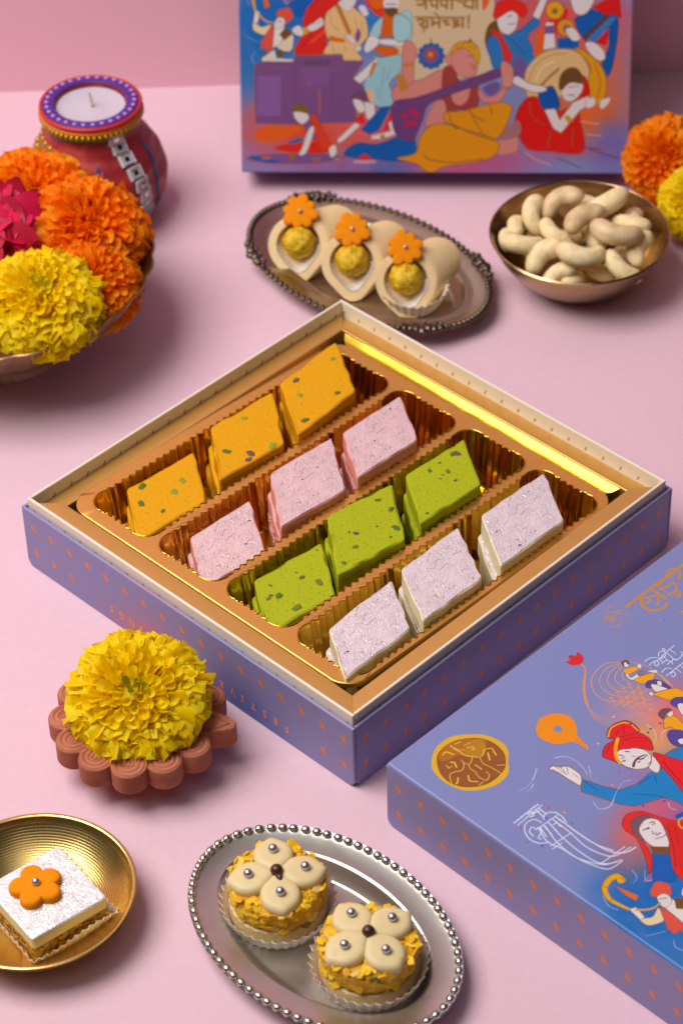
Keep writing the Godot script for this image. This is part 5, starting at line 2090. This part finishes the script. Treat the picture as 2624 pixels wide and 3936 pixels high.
	"s1.7 d9955a 528,147 514,134 495,126 465,130 446,139 427,162 422,189 432,210",
	"s1.7 d9955a 526,151 495,138 459,149 445,170 444,194 455,213",
	"s1.7 d9955a 522,154 497,149 468,162 459,181 462,199 478,219",
	"s1.7 d9955a 517,159 496,161 481,172 477,190 485,209",
	"s1.7 d9955a 510,167 495,180 496,196",
	"s1.7 d9955a 541,161 550,176 555,199 553,223 550,248 543,273",
	"s2.1/5.4 e09a4a 555,217 551,239 547,256",
	"s1.4 e0954a 437,201 424,222",
	"s1.4 e0954a 456,201 434,233",
	"s1.4 e0954a 476,201 442,245",
	"s1.4 e0954a 493,201 451,257",
	"s1.4 e0954a 505,210 462,270",
	"s1.4 e0954a 425,221 498,220",
	"s1.4 e0954a 434,233 505,235",
	"s1.4 e0954a 442,245 488,255",
	"s1.4 e0954a 452,256 480,267",
	"s1.4 e0954a 431,205 476,266",
	"s1.4 e0954a 454,212 484,248",
	"s1.4 e0954a 478,219 489,234",
	"d2.9 e8962a 436,199",
	"d2.9 e8962a 455,198",
	"d2.9 e8962a 473,199",
	"d2.9 e8962a 491,199",
	"d2.9 e8962a 465,277",
	"d2.8 e8962a 442,273",
	"d2.9 e8962a 497,220",
	"d2.9 e8962a 488,233",
	"d2.9 e8962a 479,220",
	"d2.9 e8962a 470,233",
	"d2.9 e8962a 461,220",
	"d2.9 e8962a 443,221",
	"d2.9 e8962a 452,233",
	"d2.9 e8962a 461,245",
	"d2.9 e8962a 469,256",
	"d2.9 e8962a 479,245",
	"d2.4 e0a080 400,236",
	"d2.4 1a60b0 449,315",
	"d1.6 d03060 493,266",
	"f ddd4d8 511,171 514,178 507,190 533,195 560,213 552,219 541,200 526,207 506,199 502,187",
	"o1.3 7d4f45 511,171 514,178 507,190 533,195 560,213 552,219 541,200 526,207 506,199 502,187",
	"f 8a7080 530,188 543,194 534,206 521,200",
	"f ddd4d8 544,175 551,181 543,187 536,183",
	"o0.8 7d4f45 544,175 551,181 543,187 536,183",
	"f e8a008 513,164 538,175 537,185 513,181 510,170",
	"o1.3 7d4f45 513,164 538,175 537,185 513,181 510,170",
	"f ddd4d8 528,153 538,156 530,166 522,162",
	"o0.6 7d4f45 528,153 538,156 530,166 522,162",
	"f 6a4a48 525,150 534,147 541,153 536,164 532,161 535,153 531,152 522,161",
	"f e8a008 506,199 528,204 551,216 533,225 513,221",
	"o1.2 7d4f45 506,199 528,204 551,216 533,225 513,221",
	"f 4f4390 512,224 525,221 542,235 543,255 538,269 521,250 507,233",
	"f ddd4d8 518,233 526,237 534,267 522,263 511,251",
	"o1.0 7d4f45 518,233 526,237 534,267 522,263 511,251",
	"f ddd4d8 535,235 541,240 533,249 527,244",
	"o0.8 7d4f45 535,235 541,240 533,249 527,244",
	"f e8a008 502,252 531,264 548,277 546,301 513,288 505,268",
	"o1.4 7d4f45 502,252 531,264 548,277 546,301 513,288 505,268",
	"f ddd4d8 496,245 505,245 504,252 497,255",
	"o0.8 7d4f45 496,245 505,245 504,252 497,255",
	"f 4f4390 506,293 525,290 538,307 518,328 504,309",
	"f ddd4d8 511,307 522,312 511,335 496,333",
	"o0.8 7d4f45 511,307 522,312 511,335 496,333",
	"f e8a008 465,312 485,322 473,361 456,359 456,336 444,331",
	"o1.4 7d4f45 465,312 485,322 473,361 456,359 456,336 444,331",
	"f ddd4d8 479,308 492,310 485,318 474,316",
	"o0.8 7d4f45 479,308 492,310 485,318 474,316",
	"f 6a4a58 465,296 482,292 493,300 494,308 480,307 462,313",
	"f 4f4390 436,343 451,342 466,367 439,394 421,376 425,357",
	"f ddd4d8 437,369 449,374 444,385 433,381",
	"o0.8 7d4f45 437,369 449,374 444,385 433,381",
	"s1.9 cfd6ee 560,194 570,193 587,197 616,194 638,193",
	"s1.9 cfd6ee 562,180 578,182 588,191",
	"s1.9 cfd6ee 594,190 603,184 611,189 604,200 589,198",
	"s1.9 cfd6ee 615,182 618,184 616,189 612,188 614,183",
	"s1.9 cfd6ee 574,196 581,196 578,204 569,207 569,201 575,196",
	"s1.9 cfd6ee 590,193 584,209",
	"s1.9 cfd6ee 601,193 596,212",
	"s1.9 cfd6ee 612,197 609,213",
	"s1.9 cfd6ee 624,196 622,212",
	"s1.9 cfd6ee 609,213 608,223 623,224 635,219 633,214",
	"s1.9 cfd6ee 582,209 596,210 598,220 607,217 611,223",
	"s1.9 cfd6ee 587,219 597,218 596,226",
	"s1.9 cfd6ee 560,238 574,238 595,238 623,238",
	"s1.9 cfd6ee 562,225 578,224 583,233",
	"s1.9 cfd6ee 571,241 579,240 577,248 568,251 568,244",
	"s1.9 cfd6ee 591,237 588,253",
	"s1.9 cfd6ee 603,237 598,259",
	"s5.6 c8862e 659,48 724,48 841,51 865,51",
	"s5.7 c8862e 704,53 690,62 683,81 692,99 710,106 726,103",
	"s5.7 c8862e 736,50 735,89",
	"s4.4 c8862e 707,60 714,64 707,72 696,70",
	"s4.4 c8862e 721,64 729,72 723,85 708,89",
	"s4.4 c8862e 775,51 756,54 750,66 766,69 783,71 780,83 765,91 750,87 750,75",
	"s4.4 c8862e 762,89 756,101 761,107 770,101 766,92",
	"s4.4 c8862e 788,53 799,41 815,42 822,50 814,65 799,72",
	"s4.4 c8862e 789,55 795,60",
	"s2.0 c8862e 640,33 641,25 631,22 622,29 626,37 636,43 648,46",
	"s1.9 c8862e 638,41 635,51 638,57 643,73",
	"s1.9 c8862e 606,34 614,36 610,43 603,39 605,34",
	"s1.9 c8862e 589,46 621,46 639,50",
	"s1.9 c8862e 604,52 621,47 618,56 606,57",
	"s1.9 c8862e 593,59 595,69 607,74 620,68 617,61",
	"s1.9 c8862e 606,45 611,55",
	"s3.9 c8862e 719,140 729,141 732,148",
	"d1.7 5a5480 683,131",
	"f d9a81c 62,63 78,51 103,41 134,42 156,54 182,79 194,105 195,133 185,153 167,168 151,185 133,194 109,195 84,187 60,170 47,150 41,121 44,94 51,75",
	"f 8f5220 70,71 88,57 114,53 141,59 169,80 180,98 183,125 176,149 161,166 144,177 116,181 93,178 71,166 54,146 48,123 53,96",
	"o1.4 6a3a18 70,71 88,57 114,53 141,59 169,80 180,98 183,125 176,149 161,166 144,177 116,181 93,178 71,166 54,146 48,123 53,96",
	"f a86814 89,58 114,53 141,59 169,81 179,99 151,118 125,110 113,88 90,83 77,73",
	"f b07c08 125,90 155,81 173,88 170,104 161,116 145,121 135,117 127,107",
	"s2.3 dfb038 121,58 119,70 121,87 120,95 127,108 137,121 149,120 158,113 172,123",
	"s2.0 dfb038 122,68 123,79 131,85",
	"s2.0 dfb038 105,108 108,119 121,115 129,109",
	"s2.0 dfb038 107,100 100,114 86,120 76,113 64,111 56,118 48,130",
	"s2.0 dfb038 108,119 102,128 102,142 97,156 100,172 110,170 116,165 117,156",
	"s1.7 dfb038 135,123 129,138 132,155 133,179",
	"s3.4 dfb038 92,65 102,64 107,79",
	"s3.6 dfb038 88,90 92,95 86,107",
	"s2.2 dfb038 76,89 74,98 82,98",
	"s3.1 dfb038 67,128 59,135 53,136",
	"s2.8 dfb038 86,138 77,150 86,162",
	"s2.8 dfb038 116,129 116,146",
	"s2.5 dfb038 138,78 153,80",
	"s2.3 dfb038 138,86 147,92 146,99 141,96",
	"s3.7 dfb038 156,125 145,140",
	"s3.1 dfb038 169,126 163,140",
	"s2.5 dfb038 129,62 142,66",
	"s1.4 dfb038 81,170 93,171",
	"s1.7 dfb038 144,160 155,170",
]
const WASHES := [
	[60, 640, 90, 120, "0a66b8", 0.95],
	[20, 720, 60, 90, "2f6fb8", 0.8],
	[150, 560, 120, 90, "0a60b4", 0.9],
	[230, 620, 120, 60, "0a6ab8", 0.8],
	[330, 600, 120, 80, "1a78c4", 0.7],
	[200, 890, 170, 60, "e0401c", 0.95],
	[60, 880, 70, 70, "cf5a62", 0.8],
	[330, 880, 120, 50, "d86068", 0.8],
	[120, 960, 120, 30, "c25a80", 0.7],
	[300, 985, 130, 25, "a04a90", 0.6],
	[400, 985, 60, 30, "2a6cb8", 0.8],
	[560, 975, 160, 35, "c04a78", 0.8],
	[650, 960, 120, 40, "b85080", 0.6],
	[900, 700, 110, 150, "d8604a", 0.9],
	[880, 840, 110, 80, "e0642a", 0.95],
	[930, 600, 70, 60, "c85878", 0.8],
	[700, 600, 120, 80, "e04a40", 0.8],
	[820, 620, 80, 60, "e05048", 0.8],
	[960, 930, 60, 70, "6f66b4", 0.9],
	[840, 940, 90, 20, "c05070", 0.5],
	[230, 470, 80, 60, "e05a58", 0.9],
	[330, 440, 80, 70, "c05090", 0.45],
	[150, 500, 60, 50, "e06a5a", 0.5],
	[430, 330, 70, 60, "f0a040", 0.85],
	[520, 330, 80, 70, "e8606a", 0.85],
	[400, 470, 60, 50, "e08070", 0.7],
	[280, 540, 60, 60, "9a4a98", 0.6],
	[450, 250, 60, 60, "d88a90", 0.5],
]


func curve(p: PackedVector2Array, closed: bool) -> PackedVector2Array:
	var n := p.size()
	if n < 3:
		return p
	var o := PackedVector2Array()
	for i in (n if closed else n - 1):
		var a := p[(i + n - 1) % n] if closed or i > 0 else p[i]
		var b := p[i]
		var c := p[(i + 1) % n]
		var d := p[(i + 2) % n] if closed or i + 2 < n else c
		var k := clampi(int(b.distance_to(c) / 6.0), 2, 10)
		for j in k:
			o.append(b.cubic_interpolate(c, a, d, float(j) / k))
	if not closed:
		o.append(p[n - 1])
	return o


func fill_shape(img: Image, p: PackedVector2Array, c: Color) -> void:
	var y0 := 1e9
	var y1 := -1e9
	for q in p:
		y0 = minf(y0, q.y)
		y1 = maxf(y1, q.y)
	var n := p.size()
	for y in range(maxi(0, floori(y0)), mini(img.get_height() - 1, ceili(y1)) + 1):
		var xs := []
		var yy := y + 0.5
		for i in n:
			var a := p[i]
			var b := p[(i + 1) % n]
			if (a.y <= yy) != (b.y <= yy):
				xs.append(a.x + (yy - a.y) / (b.y - a.y) * (b.x - a.x))
		xs.sort()
		for i in range(0, xs.size() - 1, 2):
			var l := roundi(xs[i])
			img.fill_rect(Rect2i(l, y, maxi(0, roundi(xs[i + 1]) - l), 1), c)


func brush(img: Image, p: PackedVector2Array, w0: float, w1: float, c: Color) -> void:
	var total := 0.0
	for i in p.size() - 1:
		total += p[i].distance_to(p[i + 1])
	var gone := 0.0
	for i in p.size() - 1:
		var d := p[i].distance_to(p[i + 1])
		var k := maxi(1, ceili(d / 1.2))
		for j in k + 1:
			var r := lerpf(w0, w1, (gone + d * j / k) / maxf(total, 0.001)) / 2
			var at := p[i].lerp(p[i + 1], float(j) / k)
			for y in range(floori(-r), ceili(r) + 1):
				var h := sqrt(maxf(0.0, r * r - y * y))
				if h > 0.2:
					img.fill_rect(Rect2i(roundi(at.x - h), roundi(at.y + y), maxi(1, roundi(2 * h)), 1), c)
		gone += d


func art_texture() -> ImageTexture:
	if made.has("art"):
		return made["art"]
	var side := 1536
	var k := side / 1000.0
	var small := 160
	var img := Image.create(small, small, false, Image.FORMAT_RGB8)
	var grit := FastNoiseLite.new()
	grit.frequency = 0.06
	grit.fractal_octaves = 4
	for y in small:
		for x in small:
			var c := Color("7c84bb")
			var p := Vector2(x + 0.5, y + 0.5) * 1000.0 / small
			for w in WASHES:
				var q := Vector2((p.x - w[0]) / w[2], (p.y - w[1]) / w[3])
				var s: float = exp(-pow(q.length_squared(), 1.4) * 0.9) * w[5] * clampf(1.0 + 0.55 * grit.get_noise_2d(x * 2.0 + w[0], y * 2.0), 0.0, 1.1)
				if s > 0.01:
					c = c.lerp(Color(w[4] as String), minf(s, 1.0))
			img.set_pixel(x, y, c)
	img.resize(side, side, Image.INTERPOLATE_CUBIC)
	for entry: String in PRINT:
		var word := entry.split(" ")
		var p := PackedVector2Array()
		for i in range(2, word.size()):
			var xy := word[i].split(",")
			p.append(Vector2(float(xy[0]), float(xy[1])) * k)
		var c := Color(word[1])
		var kind := word[0][0]
		var wide := word[0].substr(1).split("/")
		var w0 := maxf(1.6, float(wide[0]) * k) if wide[0] else 1.6
		var w1 := maxf(1.6, float(wide[1]) * k) if wide.size() > 1 else w0
		match kind:
			"f":
				fill_shape(img, curve(p, true), c)
			"p":
				fill_shape(img, p, c)
			"o", "q":
				var loop := curve(p, true) if kind == "o" else p
				loop.append(loop[0])
				brush(img, loop, w0, w0, c)
			"s":
				brush(img, curve(p, false), w0, w1, c)
			"d":
				brush(img, PackedVector2Array([p[0], p[0]]), w0 * 2.0, w0 * 2.0, c)
	made["art"] = ImageTexture.create_from_image(img)
	return made["art"]
